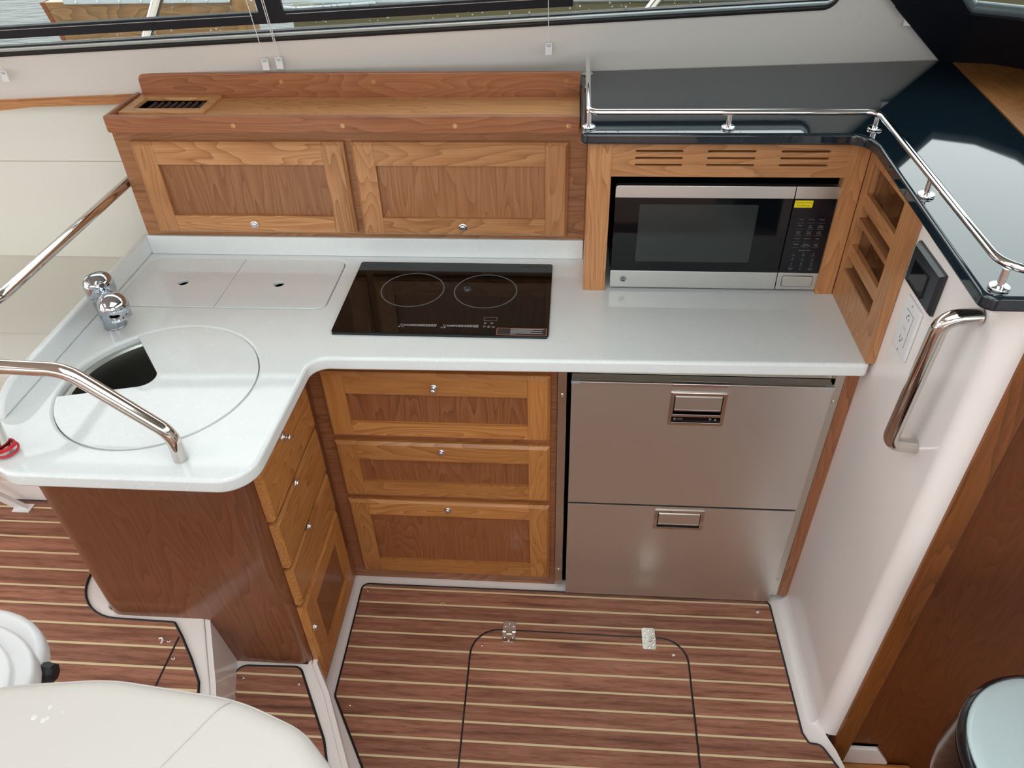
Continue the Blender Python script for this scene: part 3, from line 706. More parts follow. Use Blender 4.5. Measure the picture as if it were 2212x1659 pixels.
# ------------------------------------------------------------------ cooktop
ck = thing('cooktop', 'black glass two-burner cooktop set into the white countertop', 'cooktop', (-0.306, 0.185, 0.90))
obj('glass_plate', plate(rrect(-0.558, -0.0544, 0.0221, 0.3474, .008), (), 0.006, 0.0015, FLAT(0, 0, 0.9003), 2), BLACKGL, ck)
obj('front_trim', box(-0.5545, -0.058, 0.0195, 0.0219, 0.9003, 0.9052, .0006), BLACKPL, ck)
ZT = 0.9064
for bx, by, br in ((-0.3985, 0.2118, 0.0795), (-0.2160, 0.2105, 0.0785)):
    obj('burner_ring', plate(circle(bx, by, br, 64), [circle(bx, by, br - .0032, 64)], 0.0002, 0, FLAT(0, 0, ZT)), GREYRING, ck)
marks = None
for s0, s1 in ((-0.391, -0.317), (-0.290, -0.219)):
    for k in range(21):
        x = s0 + (s1 - s0) * k / 20; h = 0.003 + 0.0022 * k / 20
        marks = box(x - .0011, x + .0011, 0.0565 - h, 0.0565 + h, ZT, ZT + .0002, 0, 1, marks)
def mark_ring(x, y, r, w=.0009):
    global marks
    marks = join(marks, plate(circle(x, y, r, 20), [circle(x, y, r - w, 20)], .0002, 0, FLAT(0, 0, ZT)))
for x, y, r in ((-0.398, .0575, .0036), (-0.297, .0565, .0036), (-0.1935, .0555, .0036), (-0.203, .0695, .0033), (-0.1875, .0700, .0033), (-0.204, .0560, .0033), (-0.183, .0555, .0033), (-0.3945, .050, .0024), (-0.3025, .0488, .0024)): mark_ring(x, y, r)
for x, y in ((-0.402, .0495), (-0.2955, .0488)): marks = join(marks, plate(circle(x, y, .0022, 16), (), .0002, 0, FLAT(0, 0, ZT)))
marks = join(marks, plate(rrect(-0.2075, -0.1765, .080, .0945, .002), [rrect(-0.2068, -0.1772, .0807, .0938, .0015)], .0002, 0, FLAT(0, 0, ZT)))
for x, y, s in ((-0.203, .0695, '-'), (-0.1875, .0700, '+')): marks = text_bm(s, .006, FLAT(x, y, ZT), bm=marks)
for x, y in ((-0.398, .0595), (-0.297, .0585), (-0.1935, .0575)): marks = box(x - .0004, x + .0004, y - .001, y + .0022, ZT, ZT + .0003, 0, 1, marks)
obj('control_marks', marks, PRINT, ck, smooth=0)
arc = None
for r0 in (0.046, 0.040):
    pts = [(-0.10 + r0 * 0.78 * cos(radians(a)), 0.322 + r0 * .32 * sin(radians(a)), ZT) for a in range(15, 166, 10)]
    arc = tube(pts, 0.0004, 6, arc)
obj('maker_arc', arc, principled('faint_print', (58, 62, 66), .4), ck)
st = sub('sticker', ck, (-0.1165, .036, ZT))
obj('label_face', plate(rrect(-0.1745, -0.0585, .0225, .0520, .002), (), .0003, 0, FLAT(0, 0, ZT)), principled('sticker_dark', (36, 30, 28), .4), st)
obj('label_border', plate(rrect(-0.1740, -0.0590, .0230, .0515, .002), [rrect(-0.1726, -0.0604, .0243, .0502, .0015)], .0002, 0, FLAT(0, 0, ZT + .0002)), principled('sticker_orange', (176, 104, 70), .5), st)
ln = None
for k, (a, b) in enumerate(((0, .076), (0, .050), (0, .072), (0, .046), (0, .074), (0, .012))):
    y = .0478 - k * .0040; ln = box(-0.142 + a, -0.142 + b, y - .0005, y + .0005, ZT + .0003, ZT + .0005, 0, 1, ln)
obj('label_lines', ln, principled('sticker_print', (196, 198, 202), .5), st, smooth=0)

# ------------------------------------------------------------------ drawer refrigerator
fr = thing('drawer_refrigerator', 'brushed stainless steel two-drawer refrigerator under the countertop', 'refrigerator', (0.29, 0.2, 0.016))
ft = None
for b in (box(-0.0315, -0.0105, 0.0, 0.022, 0.028, 0.8645, .0012), box(0.5925, 0.613, 0.0, 0.022, 0.020, 0.8645, .0012), loft([[(-0.0105, .0135, .8115), (.5925, .0135, .8115), (.5925, .022, .8645), (-0.0105, .022, .8645)], [(-0.0105, .0145, .8115), (.5925, .0145, .8115), (.5925, .0232, .8645), (-0.0105, .0232, .8645)]])): ft = join(ft, b)
obj('frame', ft, brushed('trim_steel', (212, 206, 196), 'Z', 0.22), fr)
obj('body', box(-0.0095, 0.5915, 0.023, 0.37, 0.018, 0.85), VOID, fr)
for (x, z) in ((-0.0205, 0.754), (0.603, 0.754), (-0.0205, 0.097), (0.602, 0.095)):
    obj('screw', lathe([(.0042, 0), (.0042, .001), (.0032, .0022), (.0012, .0016), (0, .0012)], FRONT(x, -.0001, z), 16), POLISH, fr)
for z0, z1, hz, hh in ((0.4075, 0.8055, (0.6895, 0.7885), True), (0.0165, 0.4015, (0.3175, 0.3905), False)):
    d = sub('drawer', fr, (0.293, -0.01, z0))
    hx0, hx1 = 0.228, 0.3575
    obj('drawer_front', plate([(0.0005, z0), (0.5865, z0), (0.5865, z1), (0.0005, z1)], [rrect(hx0 + .004, hx1 - .004, hz[0] + .004, hz[1] - .004, .003)], 0.034, 0.001, FRONT(0, 0.0135, 0)), STEEL, d)
    zt = hz[1]; zb = hz[0] + (0.026 if hh else 0)
    holes = [rrect(hx0 + .0095, hx1 - .0095, zb + .0075, zt - .0095, .003)]
    if hh: holes.append(rrect(hx0 + .008, hx1 - .008, hz[0] + .009, hz[0] + .0265, .001))
    obj('pull_bezel', plate(rrect(hx0, hx1, hz[0], hz[1], .004), holes, 0.0035, 0.0010, FRONT(0, -0.0202, 0)), POLISH, d)
    obj('recess', box(hx0 + .006, hx1 - .006, 0.0, 0.010, hz[0] + .006, hz[1] - .006), VOID, d)
    pz = [(-0.0215, zt - .0105), (-0.0245, zt - .0125), (-0.0255, zb + .024), (-0.0225, zb + .020), (-0.012, zb + .015), (-0.010, zb + .018), (-0.014, zt - .0125)]
    obj('pull', profile_x([(y, z) for y, z in pz], hx0 + .0115, hx1 - .0115, .0008, 2), STEELX, d)
    obj('pull_edge', tube([(hx0 + .0115, -0.0222, zb + .0205), (hx1 - .0115, -0.0222, zb + .0205)], .003, 10), CHROME, d)
    if hh:
        obj('control_panel', box(hx0 + .009, hx1 - .009, -0.0208, -0.012, hz[0] + .0095, hz[0] + .026), BLACKGL, d)
        ic = None; yz = hz[0] + .0178; F = lambda x: FRONT(x, -0.0210, yz)
        ic = join(ic, plate(circle(0, 0, .0030, 18), [circle(0, 0, .0022, 18)], .0002, 0, F(0.2445)))
        ic = join(ic, plate([(-.0004, 0), (.0004, 0), (.0004, .004), (-.0004, .004)], (), .0003, 0, F(0.2445)))
        ic = text_bm('MODE', .0042, F(0.2565), bm=ic)
        tri = lambda s, q: [(-q, -q * s), (q, -q * s), (0, q * s)]
        ic = join(ic, plate(tri(-1, .0034), [tri(-1, .0017)], .0002, 0, F(0.3265))); ic = join(ic, plate(tri(1, .0034), [tri(1, .0017)], .0002, 0, F(0.3385)))
        obj('control_icons', ic, PRINT, d, smooth=0)
        obj('top_trim', box(0.0005, 0.5865, -0.0235, -0.014, 0.8058, 0.8138, .0015), STEELX, d)
        obj('top_face', box(0.0010, 0.5860, -0.0140, 0.0125, 0.8058, 0.8105, .0008), principled('satin_steel_top', (214, 212, 204), .5, 1.0), d)
        for x0, x1 in ((-0.0005, 0.019), (0.5665, 0.5875)): obj('end_cap', box(x0, x1, -0.0240, -0.0130, 0.8056, 0.8142, .001), ALU, d)
        obj('latch_cover', box(0.2265, 0.3555, -0.0248, -0.0135, 0.8054, 0.8150, .002), CHROME, d)
struct('trim_6', box(0.6135, 0.6425, 0.0, 0.024, 0.02, 0.8645), wood('Z', 'red'))

# ------------------------------------------------------------------ upper cabinet and shelf
uc = thing('upper_cabinet', 'cherry wall cabinet with two panelled doors above the white back splash', 'cabinet', (-0.56, 0.45, 0.956))
obj('face_frame', plate([(-1.1455, 0.9563), (0.0235, 0.9563), (0.0235, 1.2455), (-1.1455, 1.2455)], [[(-1.08, .99), (-.58, .99), (-.58, 1.20), (-1.08, 1.20)], [(-.53, .99), (-.04, .99), (-.04, 1.20), (-.53, 1.20)]], .018, 0, FRONT(0, 0.4065, 0)), wood('X', 'panel'), uc)
obj('body', box(-1.1455, 0.0235, 0.4068, 0.50, 0.9563, 1.232), wood('Z', 'panel'), uc)
frame_front('door', uc, FRONT, (-1.1005, 0.388, 0.9735), 0.5360, 0.2440, 0.0195, .058, .055, .056, .050, ('mid', 'panel'), 'X', (0.267, 0.0265))
frame_front('door', uc, FRONT, (-0.5455, 0.388, 0.9715), 0.5255, 0.2455, 0.0195, .055, .056, .056, .050, ('mid', 'panel'), 'X', (0.260, 0.0265))

sh = thing('wall_shelf', 'long cherry shelf with a raised lip and an air vent above the upper cabinet', 'shelf', (-0.56, 0.45, 1.246))
vx0, vx1, vy0, vy1 = -1.095, -0.926, 0.430, 0.508
obj('shelf_board', plate([(-1.124, 0.366), (0.004, 0.366), (0.004, 0.533), (-1.124, 0.533)], [[(vx0, vy0), (vx1, vy0), (vx1, vy1), (vx0, vy1)]], 0.014, 0, FLAT(0, 0, 1.258)), wood('X', 'light'), sh)
obj('front_lip', plate(rrect(-1.134, 0.0045, 1.2462, 1.2880, [.006, 0, 0, .006]), (), 0.012, 0.003, FRONT(0, 0.3665, 0)), wood('X', 'red'), sh)
obj('back_board', plate(rrect(-1.118, 0.0045, 1.2470, 1.332, [0, 0, 0, .018]), (), 0.011, 0.003, FRONT(0, 0.5435, 0)), wood('X', 'red'), sh)
obj('end_board', box(-1.1355, -1.1235, 0.3665, 0.534, 1.2475, 1.286, .003), wood('Y', 'red'), sh)
for x in (-0.817, -0.552, -0.285, -0.021):
    obj('plug', lathe([(.0055, 0), (.0055, .0006), (0, .0006)], FRONT(x, 0.3545, 1.2645), 18), wood('Z', 'light'), sh)
for x in (-0.745, -0.51, -0.03):
    obj('plug', lathe([(.0055, 0), (.0055, .0004), (0, .0004)], FRONT(x, 0.5325, 1.311), 18), wood('Z', 'mid'), sh)
v = sub('vent', sh, (-1.01, 0.47, 1.272))
obj('frame', plate(rrect(-1.121, -0.908, 0.402, 0.531, .002), [[(vx0, vy0), (vx1, vy0), (vx1, vy1), (vx0, vy1)]], .0085, 0.0015, FLAT(0, 0, 1.2722)), wood('X', 'light'), v)
obj('duct', loft([[(vx0, vy0, 1.2722), (vx1, vy0, 1.2722), (vx1, vy1, 1.2722), (vx0, vy1, 1.2722)], [(vx0, vy0, 1.235), (vx1, vy0, 1.235), (vx1, vy1, 1.235), (vx0, vy1, 1.235)]], None, True, False), wood('X', 'mid'), v)
obj('duct_floor', box(vx0, vx1, vy0, vy1, 1.232, 1.2355), VOID, v)
for k in range(9):
    x = -1.075 + k * 0.0180
    obj('slat', tube([(x + .004, vy0 + .001, 1.2665), (x + .004, vy1 - .006, 1.2665)], .0058, 12), DEVICE, v)
for x in (-1.107, -0.916): obj('screw', lathe([(.002, 0), (.002, .0006), (0, .0008)], FLAT(x, 0.465, 1.2807), 10), POLISH, v)

# ------------------------------------------------------------------ microwave and its surround
ms = thing('microwave_surround', 'open cherry cabinet with slotted vent panel framing the microwave', 'cabinet', (0.32, 0.35, 0.90))
obj('post', box(0.0275, 0.0765, 0.2313, 0.262, 0.9003, 1.2775, .0012), wood('Z', 'mid'), ms)
obj('post', box(0.582, 0.6225, 0.2313, 0.262, 0.9003, 1.2775, .0012), wood('Z', 'mid'), ms)
obj('side_panel', box(0.0243, 0.0275, 0.233, 0.52, 0.9003, 1.2775), wood('Z', 'mid'), ms)
slots = []
for cx in (0.1775, 0.3325, 0.4880):
    for cz in (1.2545, 1.2390, 1.2235): slots.append(rrect(cx - .0515, cx + .0515, cz - .0023, cz + .0023, .0022, 3))
obj('vent_panel', plate([(0.0765, 1.196), (0.582, 1.196), (0.582, 1.2775), (0.0765, 1.2775)], slots, 0.014, 0, FRONT(0, 0.2463, 0)), wood('X', 'mid'), ms)
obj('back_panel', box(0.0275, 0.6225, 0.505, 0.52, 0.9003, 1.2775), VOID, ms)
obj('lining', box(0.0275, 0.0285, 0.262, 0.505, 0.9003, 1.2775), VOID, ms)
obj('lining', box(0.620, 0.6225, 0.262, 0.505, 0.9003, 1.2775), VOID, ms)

mw = thing('microwave', 'countertop microwave with steel trim and a black glass door', 'microwave', (0.336, 0.36, 0.90))
obj('body', box(0.092, 0.580, 0.256, 0.495, 0.908, 1.168, .004), BLACKPL, mw)
for x in (0.12, 0.55):
    for y in (0.275, 0.47): obj('foot', lathe([(.012, 0), (.012, .0075), (0, .0075)], FLAT(x, y, .9006), 14), RUBBER, mw)
Y0 = 0.256
dr = sub('door', mw, (0.287, 0.248, 0.908))
obj('top_bar', plate(rrect(0.089, 0.4865, 1.1425, 1.1715, [0, 0, 0, .007]), (), .0165, .001, FRONT(0, Y0, 0)), STEELX, dr)
obj('bottom_bar', plate(rrect(0.089, 0.4865, 0.9065, 0.9525, [.004, 0, 0, 0]), (), .0165, .001, FRONT(0, Y0, 0)), STEELX, dr)
obj('glass', box(0.0895, 0.4862, 0.2402, 0.255, 0.9528, 1.1422, .0004), principled('door_glass', (9, 13, 17), .05, 0, .45), dr)
obj('window', plate(rrect(0.1455, 0.4125, 0.979, 1.127, .004), (), .0008, 0, FRONT(0, 0.2402, 0)), principled('window_mesh_sheen', (44, 50, 50), .14, 0, .5), dr)  # mesh grey lightened to put the window's reflection into its colour
bd = sub('badge', dr, (0.1205, 0.239, 0.9295))
FB = lambda dz=0: FRONT(0.1205, 0.2393 - dz, 0.9295)
obj('disc', plate(circle(0, 0, .0085, 32), (), .0006, 0, FB()), principled('badge_dark', (40, 42, 46), .3), bd)
obj('ring', plate(circle(0, 0, .0081, 32), [circle(0, 0, .0070, 32)], .0002, 0, FB(.0006)), ALU, bd)
cur = text_bm('GE', .0085, FB(.0006) @ Matrix.Shear('XZ', 4, (0, 0)))
for k in range(4):
    a = pi / 4 + k * pi / 2
    cur = tube([(0.1205 + .0060 * cos(a + u) * (1 - .12 * u), 0.2386, 0.9295 + .0060 * sin(a + u) * (1 - .12 * u)) for u in (0, .35, .7, 1.0)], .0004, 6, cur)
obj('monogram', cur, ALU, bd, smooth=0)
cpn = sub('control_panel', mw, (0.535, 0.248, 0.908))
obj('top_bar', plate(rrect(0.4885, 0.5835, 1.1425, 1.1715, [0, 0, .007, 0]), (), .0165, .001, FRONT(0, Y0, 0)), STEELX, cpn)
obj('bottom_bar', plate(rrect(0.4885, 0.5835, 0.9065, 0.9525, [0, .004, 0, 0]), (), .0165, .001, FRONT(0, Y0, 0)), STEELX, cpn)
obj('panel', box(0.4888, 0.5832, 0.2402, 0.255, 0.9528, 1.1422, .0004), principled('control_black', (14, 16, 24), .18, 0, .45), cpn)
obj('door_button', plate(rrect(0.5005, 0.5705, 0.9165, 0.9435, .004), (), .002, .0006, FRONT(0, 0.2396, 0)), STEELX, cpn)
obj('button_gap', plate(rrect(0.4992, 0.5718, 0.9152, 0.9448, .005), [rrect(0.5003, 0.5707, 0.9163, 0.9437, .004)], .0004, 0, FRONT(0, 0.2394, 0)), BLACKPL, cpn)
tx = None
def T(s, x, z, size):
    global tx
    for k, w in enumerate(s.split('|')): tx = text_bm(w, size, FRONT(x, 0.2399, z - k * size * .95), bm=tx)
cxs = (0.5135, 0.5365, 0.5595)
rows = [('Clear', 'Air Fry', 'Combi'), ('Broil', 'Set|Clock', 'Timer|On/Off'), ('Cook|Time', 'Power|Level', 'Add|30 Sec'), ('Potato', 'Popcorn', 'Pizza'), ('Reheat', 'Defrost|Weight/Time', 'Auto|Cook')]
for r_, (row, z) in enumerate(zip(rows, (1.092, 1.0765, 1.0610, 1.0440, 1.0290))):
    for w, x in zip(row, cxs):
        T(w, x, z, .0042)
        tx = box(x - .008, x + .008, 0.2398, 0.24, z - .0088, z - .0084, 0, 1, tx)
T('Express Cook', 0.5365, 1.0135, .0044)
for k in range(9): T('%d' % (k + 1), cxs[k % 3], 1.004 - (k // 3) * .0135, .0062); 
for k in range(9): tx = box(cxs[k % 3] - .004, cxs[k % 3] + .004, 0.2398, 0.24, 0.9985 - (k // 3) * .0135, 0.9992 - (k // 3) * .0135, 0, 1, tx)
T('Cancel|Off', cxs[0], 0.9655, .0044); T('0', cxs[1], 0.9625, .0062); T('Start|Pause', cxs[2], 0.9655, .0044)
obj('lettering', tx, PRINTD, cpn, smooth=0)
ys = sub('sticker', cpn, (0.505, 0.2398, 1.127))
obj('label_face', plate(rrect(0.4905, 0.5305, 1.1215, 1.1385, .001), (), .0004, 0, FRONT(0, 0.2400, 0)), YELLOW, ys)
tt = text_bm('Remove protective', .0046, FRONT(0.5105, 0.2395, 1.1335)); tt = text_bm('film before use', .0046, FRONT(0.5105, 0.2395, 1.1268), bm=tt)
obj('label_text', tt, principled('sticker_ink', (120, 104, 10), .6), ys, smooth=0)

# ------------------------------------------------------------------ spice rack let into the bulkhead
rk = thing('spice_rack', 'cherry spice rack with slanting fiddle bars let into the white bulkhead', 'rack', (0.65, 0.1, 0.90))
obj('face_frame', plate([(-0.2325, 0.9003), (0.047, 0.9003), (0.047, 1.2772), (-0.2325, 1.2772)], [[(-0.203, 0.985), (-0.010, 0.985), (-0.010, 1.243), (-0.203, 1.243)]], 0.0185, 0.0012, LEFTW(0.6420, 0, 0)), wood('Z', 'mid'), rk)
obj('box_side', box(0.6425, 0.745, 0.2045, 0.2125, 0.976, 1.247), wood('Z', 'panel'), rk)
obj('box_side', box(0.6425, 0.745, -0.0085, -0.0005, 0.976, 1.247), wood('Z', 'panel'), rk)
obj('back_panel', box(0.737, 0.745, 0.0, 0.204, 0.976, 1.247), wood('Z', 'panel'), rk)
obj('box_top', box(0.6425, 0.737, 0.0, 0.204, 1.239, 1.247), wood('Y', 'panel'), rk)
for z in (0.978, 1.106): obj('shelf', box(0.6245, 0.737, 0.0, 0.2035, z, z + .011), wood('Y', 'panel'), rk)
for z in (1.020, 1.143): obj('fiddle_bar', box(0.6245, 0.6365, 0.009, 0.204, z, z + .031, .0015), wood('Y', 'mid'), rk)

# ------------------------------------------------------------------ dark upper countertop, guard rail, dash
dk = thing('upper_countertop', 'glossy blue-black stone counter above the microwave with rounded edges', 'countertop', (0.45, 0.2, 1.278))
dpoly = round_poly([(0.0065, 0.637, 0), (0.0065, 0.204, .018), (0.590, 0.204, .05), (0.6, 0.145, 0), (0.5795, -0.4245, .022), (0.80, -0.4245, 0), (0.848, -0.4245, 0), (0.945, 0.700, 0), (0.945, 0.722, 0)], 8)
obj('slab', plate(dpoly, (), 0.025, 0.006, FLAT(0, 0, 1.2782), 4), DARKQ, dk)
dash = thing('dash_panel', 'varnished cherry dash panel running forward beside the blue-black counter', 'panel', (1.0, 0.3, 1.278))
obj('board', plate(round_poly([(0.9465, 0.700, 0), (0.8495, -0.4245, 0), (0.80, -1.0, 0), (1.24, -1.0, 0), (1.225, 0.25, .1), (1.17, 0.52, .1), (1.09, 0.655, .05), (1.04, 0.700, .03)]), (), 0.024, 0.0, FLAT(0, 0, 1.2785)), wood('Y', 'gold', 0.8, 0.2), dash)

gr = thing('guard_rail', 'thin polished rail on short posts around the blue-black counter edge', 'rail', (0.45, 0.1, 1.303))
zt = 1.337
obj('bar', tube([(0.0215, 0.605, 1.3045), (0.0215, 0.605, 1.350, .02), (0.0215, 0.237, zt, .022), (0.618, 0.237, zt, .028), (0.604, -0.405, zt, .05), (0.80, -0.413, zt)], 0.0063, 16), CHROME, gr, smooth=60)
for x, y in ((0.0225, 0.240), (0.3165, 0.237), (0.6165, 0.232), (0.6105, -0.090), (0.6075, -0.398), (0.0215, 0.605)):
    p = sub('post', gr, (x, y, 1.303))
    if y < 0.5: obj('stem', lathe([(.0053, 0), (.0053, .033)], FLAT(x, y, 1.3035), 16), CHROME, p)
    obj('foot', lathe([(.0140, 0), (.0145, .0008), (.0145, .0034), (.0138, .0044), (.0060, .0048), (.0053, .0056)], FLAT(x, y, 1.3034), 28), CHROME, p)

# ------------------------------------------------------------------ bulkhead fittings
sw = thing('wall_switch', 'square black framed switch plate on the white bulkhead under the dark counter', 'switch', (XW, -0.131, 1.12))
obj('bezel', loft([[(XW - z, y, w) for y, w in ((-0.196 + i, 1.120 + i), (-0.066 - i, 1.120 + i), (-0.066 - i, 1.204 - i), (-0.196 + i, 1.204 - i))] for z, i in ((.0005, 0), (.006, 0.0005), (.012, .006))]), DEVICE, sw, smooth=10)
obj('rocker', box(XW - .0150, XW - .010, -0.158, -0.092, 1.133, 1.181, .002), principled('gloss_black', (14, 16, 22), .06), sw)
obj('rocker_lip', box(XW - .0175, XW - .0140, -0.158, -0.092, 1.132, 1.136, .0012), principled('gloss_black', (14, 16, 22), .06), sw)

ol = thing('power_outlet', 'white double power outlet below the black switch plate', 'outlet', (XW, -0.13, 0.993))
obj('cover_plate', plate(rrect(0.092, 0.165, 0.993, 1.104, .003), (), .0065, .0028, LEFTW(XW - .0003, 0, 0)), WHITEPL, ol)
obj('insert', plate(rrect(0.112, 0.146, 1.0145, 1.0835, .002), (), .0015, .0005, LEFTW(XW - .0066, 0, 0)), WHITEPL, ol)
obj('insert_gap', plate(rrect(0.1112, 0.1468, 1.0137, 1.0843, .0025), [rrect(0.1118, 0.1462, 1.0143, 1.0837, .002)], .0004, 0, LEFTW(XW - .0067, 0, 0)), INK, ol)
so = None
for zc in (1.0275, 1.0705):
    so = box(XW - .0084, XW - .0079, -0.1245, -0.1230, zc - .004, zc + .004, 0, 1, so); so = box(XW - .0084, XW - .0079, -0.1350, -0.1335, zc - .0032, zc + .0032, 0, 1, so)
    so = join(so, lathe([(.0022, 0), (.0022, .0004), (0, .0004)], LEFTW(XW - .0080, -0.129, zc - .0075 if zc < 1.05 else zc + .0075), 12))
obj('socket_slots', so, INK, ol, smooth=0)
obj('test_buttons', join(box(XW - .0090, XW - .0078, -0.1275, -0.1225, 1.0455, 1.0525, .0004), box(XW - .0090, XW - .0078, -0.1355, -0.1305, 1.0455, 1.0525, .0004)), principled('button_grey', (200, 200, 200), .4), ol)
for z in (0.999, 1.098): obj('screw', lathe([(.0024, 0), (.0024, .0006), (0, .0008)], LEFTW(XW - .0066, -0.1285, z), 10), POLISH, ol)

gh = thing('grab_handle', 'polished steel D-shaped grab handle bolted to the white bulkhead', 'handle', (XW, -0.31, 0.9))
obj('handle_bar', tube([(XW - .001, -0.331, 1.212), (XW - .054, -0.325, 1.203, .052), (XW - .054, -0.306, 0.910, .050), (XW - .001, -0.302, 0.901)], 0.0140, 22), POLISH, gh, smooth=60)
# ------------------------------------------------------------------ rails at the left
cr = thing('counter_rail', 'bent polished grab rail standing on the front edge of the white countertop', 'rail', (-0.92, -0.397, 0.90))
obj('rail_tube', tube([(-0.7385, -0.397, 0.9005), (-0.7385, -0.397, 0.965, .06), (-0.885, -0.397, 1.109, .075), (-1.068, -0.397, 1.116, .05), (-1.080, -0.397, 0.99, .04), (-1.0895, -0.397, 0.9005)], 0.0135, 22), POLISH, cr, smooth=60)
rc = thing('red_cord', 'red cord looped around the left foot of the counter rail', 'cord', (-1.085, -0.397, 0.901))
loops = None
for dz, tilt, r in ((.012, .25, .0190), (.0075, -.1, .0215), (.018, .12, .0185)):
    pts = [(-1.0855 + r * 1.0 * cos(a), -0.397 + r * sin(a), 0.9025 + dz + tilt * r * cos(a + .6)) for a in [2 * pi * k / 24 for k in range(24)]]
    loops = tube(pts, .0024, 8, loops, True)
obj('cord', loops, RED, rc, smooth=60)
hr = thing('side_handrail', 'long straight polished handrail above the side splash at the counter end', 'rail', (-1.163, 0.1, 0.9))
obj('rail_tube', tube([(-1.147, 0.448, 1.096), (-1.163, 0.448, 1.097, .010), (-1.160, -0.20, 1.100, .08), (-1.30, -0.24, 1.100, .06), (-1.36, -0.24, 0.818)], 0.0125, 20), POLISH, hr, smooth=60)

# ------------------------------------------------------------------ settee
se = thing('settee', 'ivory vinyl settee with a low back along the hull side', 'settee', (-1.6, 0.25, 0.405))
obj('back_cushion', profile_x([(0.512, 0.8155), (0.494, 1.236), (0.512, 1.256), (0.545, 1.256), (0.560, 0.8155)], -2.05, -1.172, .010, 4), VINYL, se, smooth=60)
obj('seat_cushion', box(-2.05, -1.172, -0.035, 0.545, 0.705, 0.815, .022, 4), VINYL, se, smooth=60)
obj('stitching', join(tube([(-2.05, 0.1155, 0.8148), (-1.175, 0.1155, 0.8148)], .0014, 6), tube([(-2.05, 0.4985, 1.1150), (-1.175, 0.4985, 1.1150)], .0014, 6)), principled('stitch', (196, 190, 178), .7), se)
obj('piping', tube([(-2.05, 0.4960, 1.2340), (-1.175, 0.4960, 1.2340)], .0022, 8), VINYL, se)
obj('base', box(-2.05, -1.172, 0.0, 0.45, 0.405, 0.703), wood('X', 'gold'), se)
obj('cushion_edge', tube([(-1.172, 0.500, 0.84), (-1.172, 0.490, 1.23)], .0035, 8), VINYL, se)

lg = thing('table_leg', 'white folding table leg at the far left below the countertop', 'leg support', (-1.55, -0.05, 0.334))
obj('strut', loft([[(-1.515 + dx, -0.050 + dy, 0.336) for dx, dy in ((-.018, -.006), (.018, -.006), (.018, .006), (-.018, .006))], [(-1.66 + dx, -0.075 + dy, 0.52) for dx, dy in ((-.018, -.006), (.018, -.006), (.018, .006), (-.018, .006))]]), WHITEPL, lg)
obj('foot', box(-1.54, -1.49, -0.066, -0.036, 0.3341, 0.338, .001), WHITEPL, lg)

# ------------------------------------------------------------------ helm seat and shell in the foreground
hs = thing('helm_seat', 'off-white vinyl helm seat with a rounded front edge and piped seam', 'seat', (-0.6, -1.1, 0.33))
sp_ = round_poly([(-0.95, -0.965, .1), (-0.72, -0.905, .3), (-0.60, -0.890, .3), (-0.42, -0.908, .3), (-0.325, -0.942, .10), (-0.250, -1.01, .10), (-0.235, -1.40, .1), (-0.95, -1.40, .1)], 8)
obj('cushion', plate(sp_, (), 0.11, 0.028, FLAT(0, 0, 0.892), 6), VINYLW, hs, smooth=70)
ring = round_poly([(-0.946, -0.968, .1), (-0.72, -0.910, .3), (-0.60, -0.895, .3), (-0.42, -0.913, .3), (-0.328, -0.947, .10), (-0.255, -1.015, .10), (-0.240, -1.395, .1), (-0.946, -1.395, .1)], 8)
obj('piping', tube([(x, y, 0.985) for x, y in ring], .004, 8, None, True), VINYLW, hs, smooth=60)
obj('seam', tube([(-0.424, -0.917, 0.9975), (-0.433, -0.930, 1.0018), (-0.460, -0.978, 1.0018), (-0.50, -1.05, 1.0018)], .0010, 6), principled('seam_shadow', (178, 171, 166), .7), hs)
obj('pan', plate([(x * .92 - .05, y * .92 - .09) for x, y in sp_], (), 0.03, 0.004, FLAT(0, 0, 0.861)), WHITEPL, hs)
obj('pedestal', lathe([(.11, 0), (.11, .012), (.05, .03), (.045, .53)], FLAT(-0.60, -1.3, 0.331), 32), POLISH, hs)

ss = thing('seat_shell', 'white moulded chair shell with curved steps and a black side knob', 'chair', (-1.03, -0.83, 0.334))
def shell_poly(cx, cy_, a, b, e, n=40):
    return [(cx + a * (abs(cos(t)) ** e) * (1 if cos(t) > 0 else -1), cy_ + b * (abs(sin(t)) ** e) * (1 if sin(t) > 0 else -1)) for t in [2 * pi * k / n for k in range(n)]]
obj('shell', plate(shell_poly(-1.03, -0.815, 0.182, 0.150, .82), (), 0.05, 0.016, FLAT(0, 0, 0.750), 5), WHITEPL, ss, smooth=70)
obj('shell', plate(shell_poly(-1.018, -0.852, 0.195, 0.140, .85), (), 0.045, 0.010, FLAT(0, 0, 0.785), 4), WHITEPL, ss, smooth=70)
obj('shell', plate(shell_poly(-1.020, -0.880, 0.185, 0.140, .85), (), 0.035, 0.008, FLAT(0, 0, 0.815), 4), WHITEPL, ss, smooth=70)
obj('knob', lathe([(.008, 0), (.0165, .003), (.018, .012), (.016, .022), (.011, .025), (0, .025)], RIGHTW(-0.856, -0.772, 0.775), 8), BLACKPL, ss, smooth=20)
obj('stand', lathe([(.10, 0), (.10, .012), (.035, .03), (.035, .42)], FLAT(-1.03, -0.86, 0.334), 28), POLISH, ss)

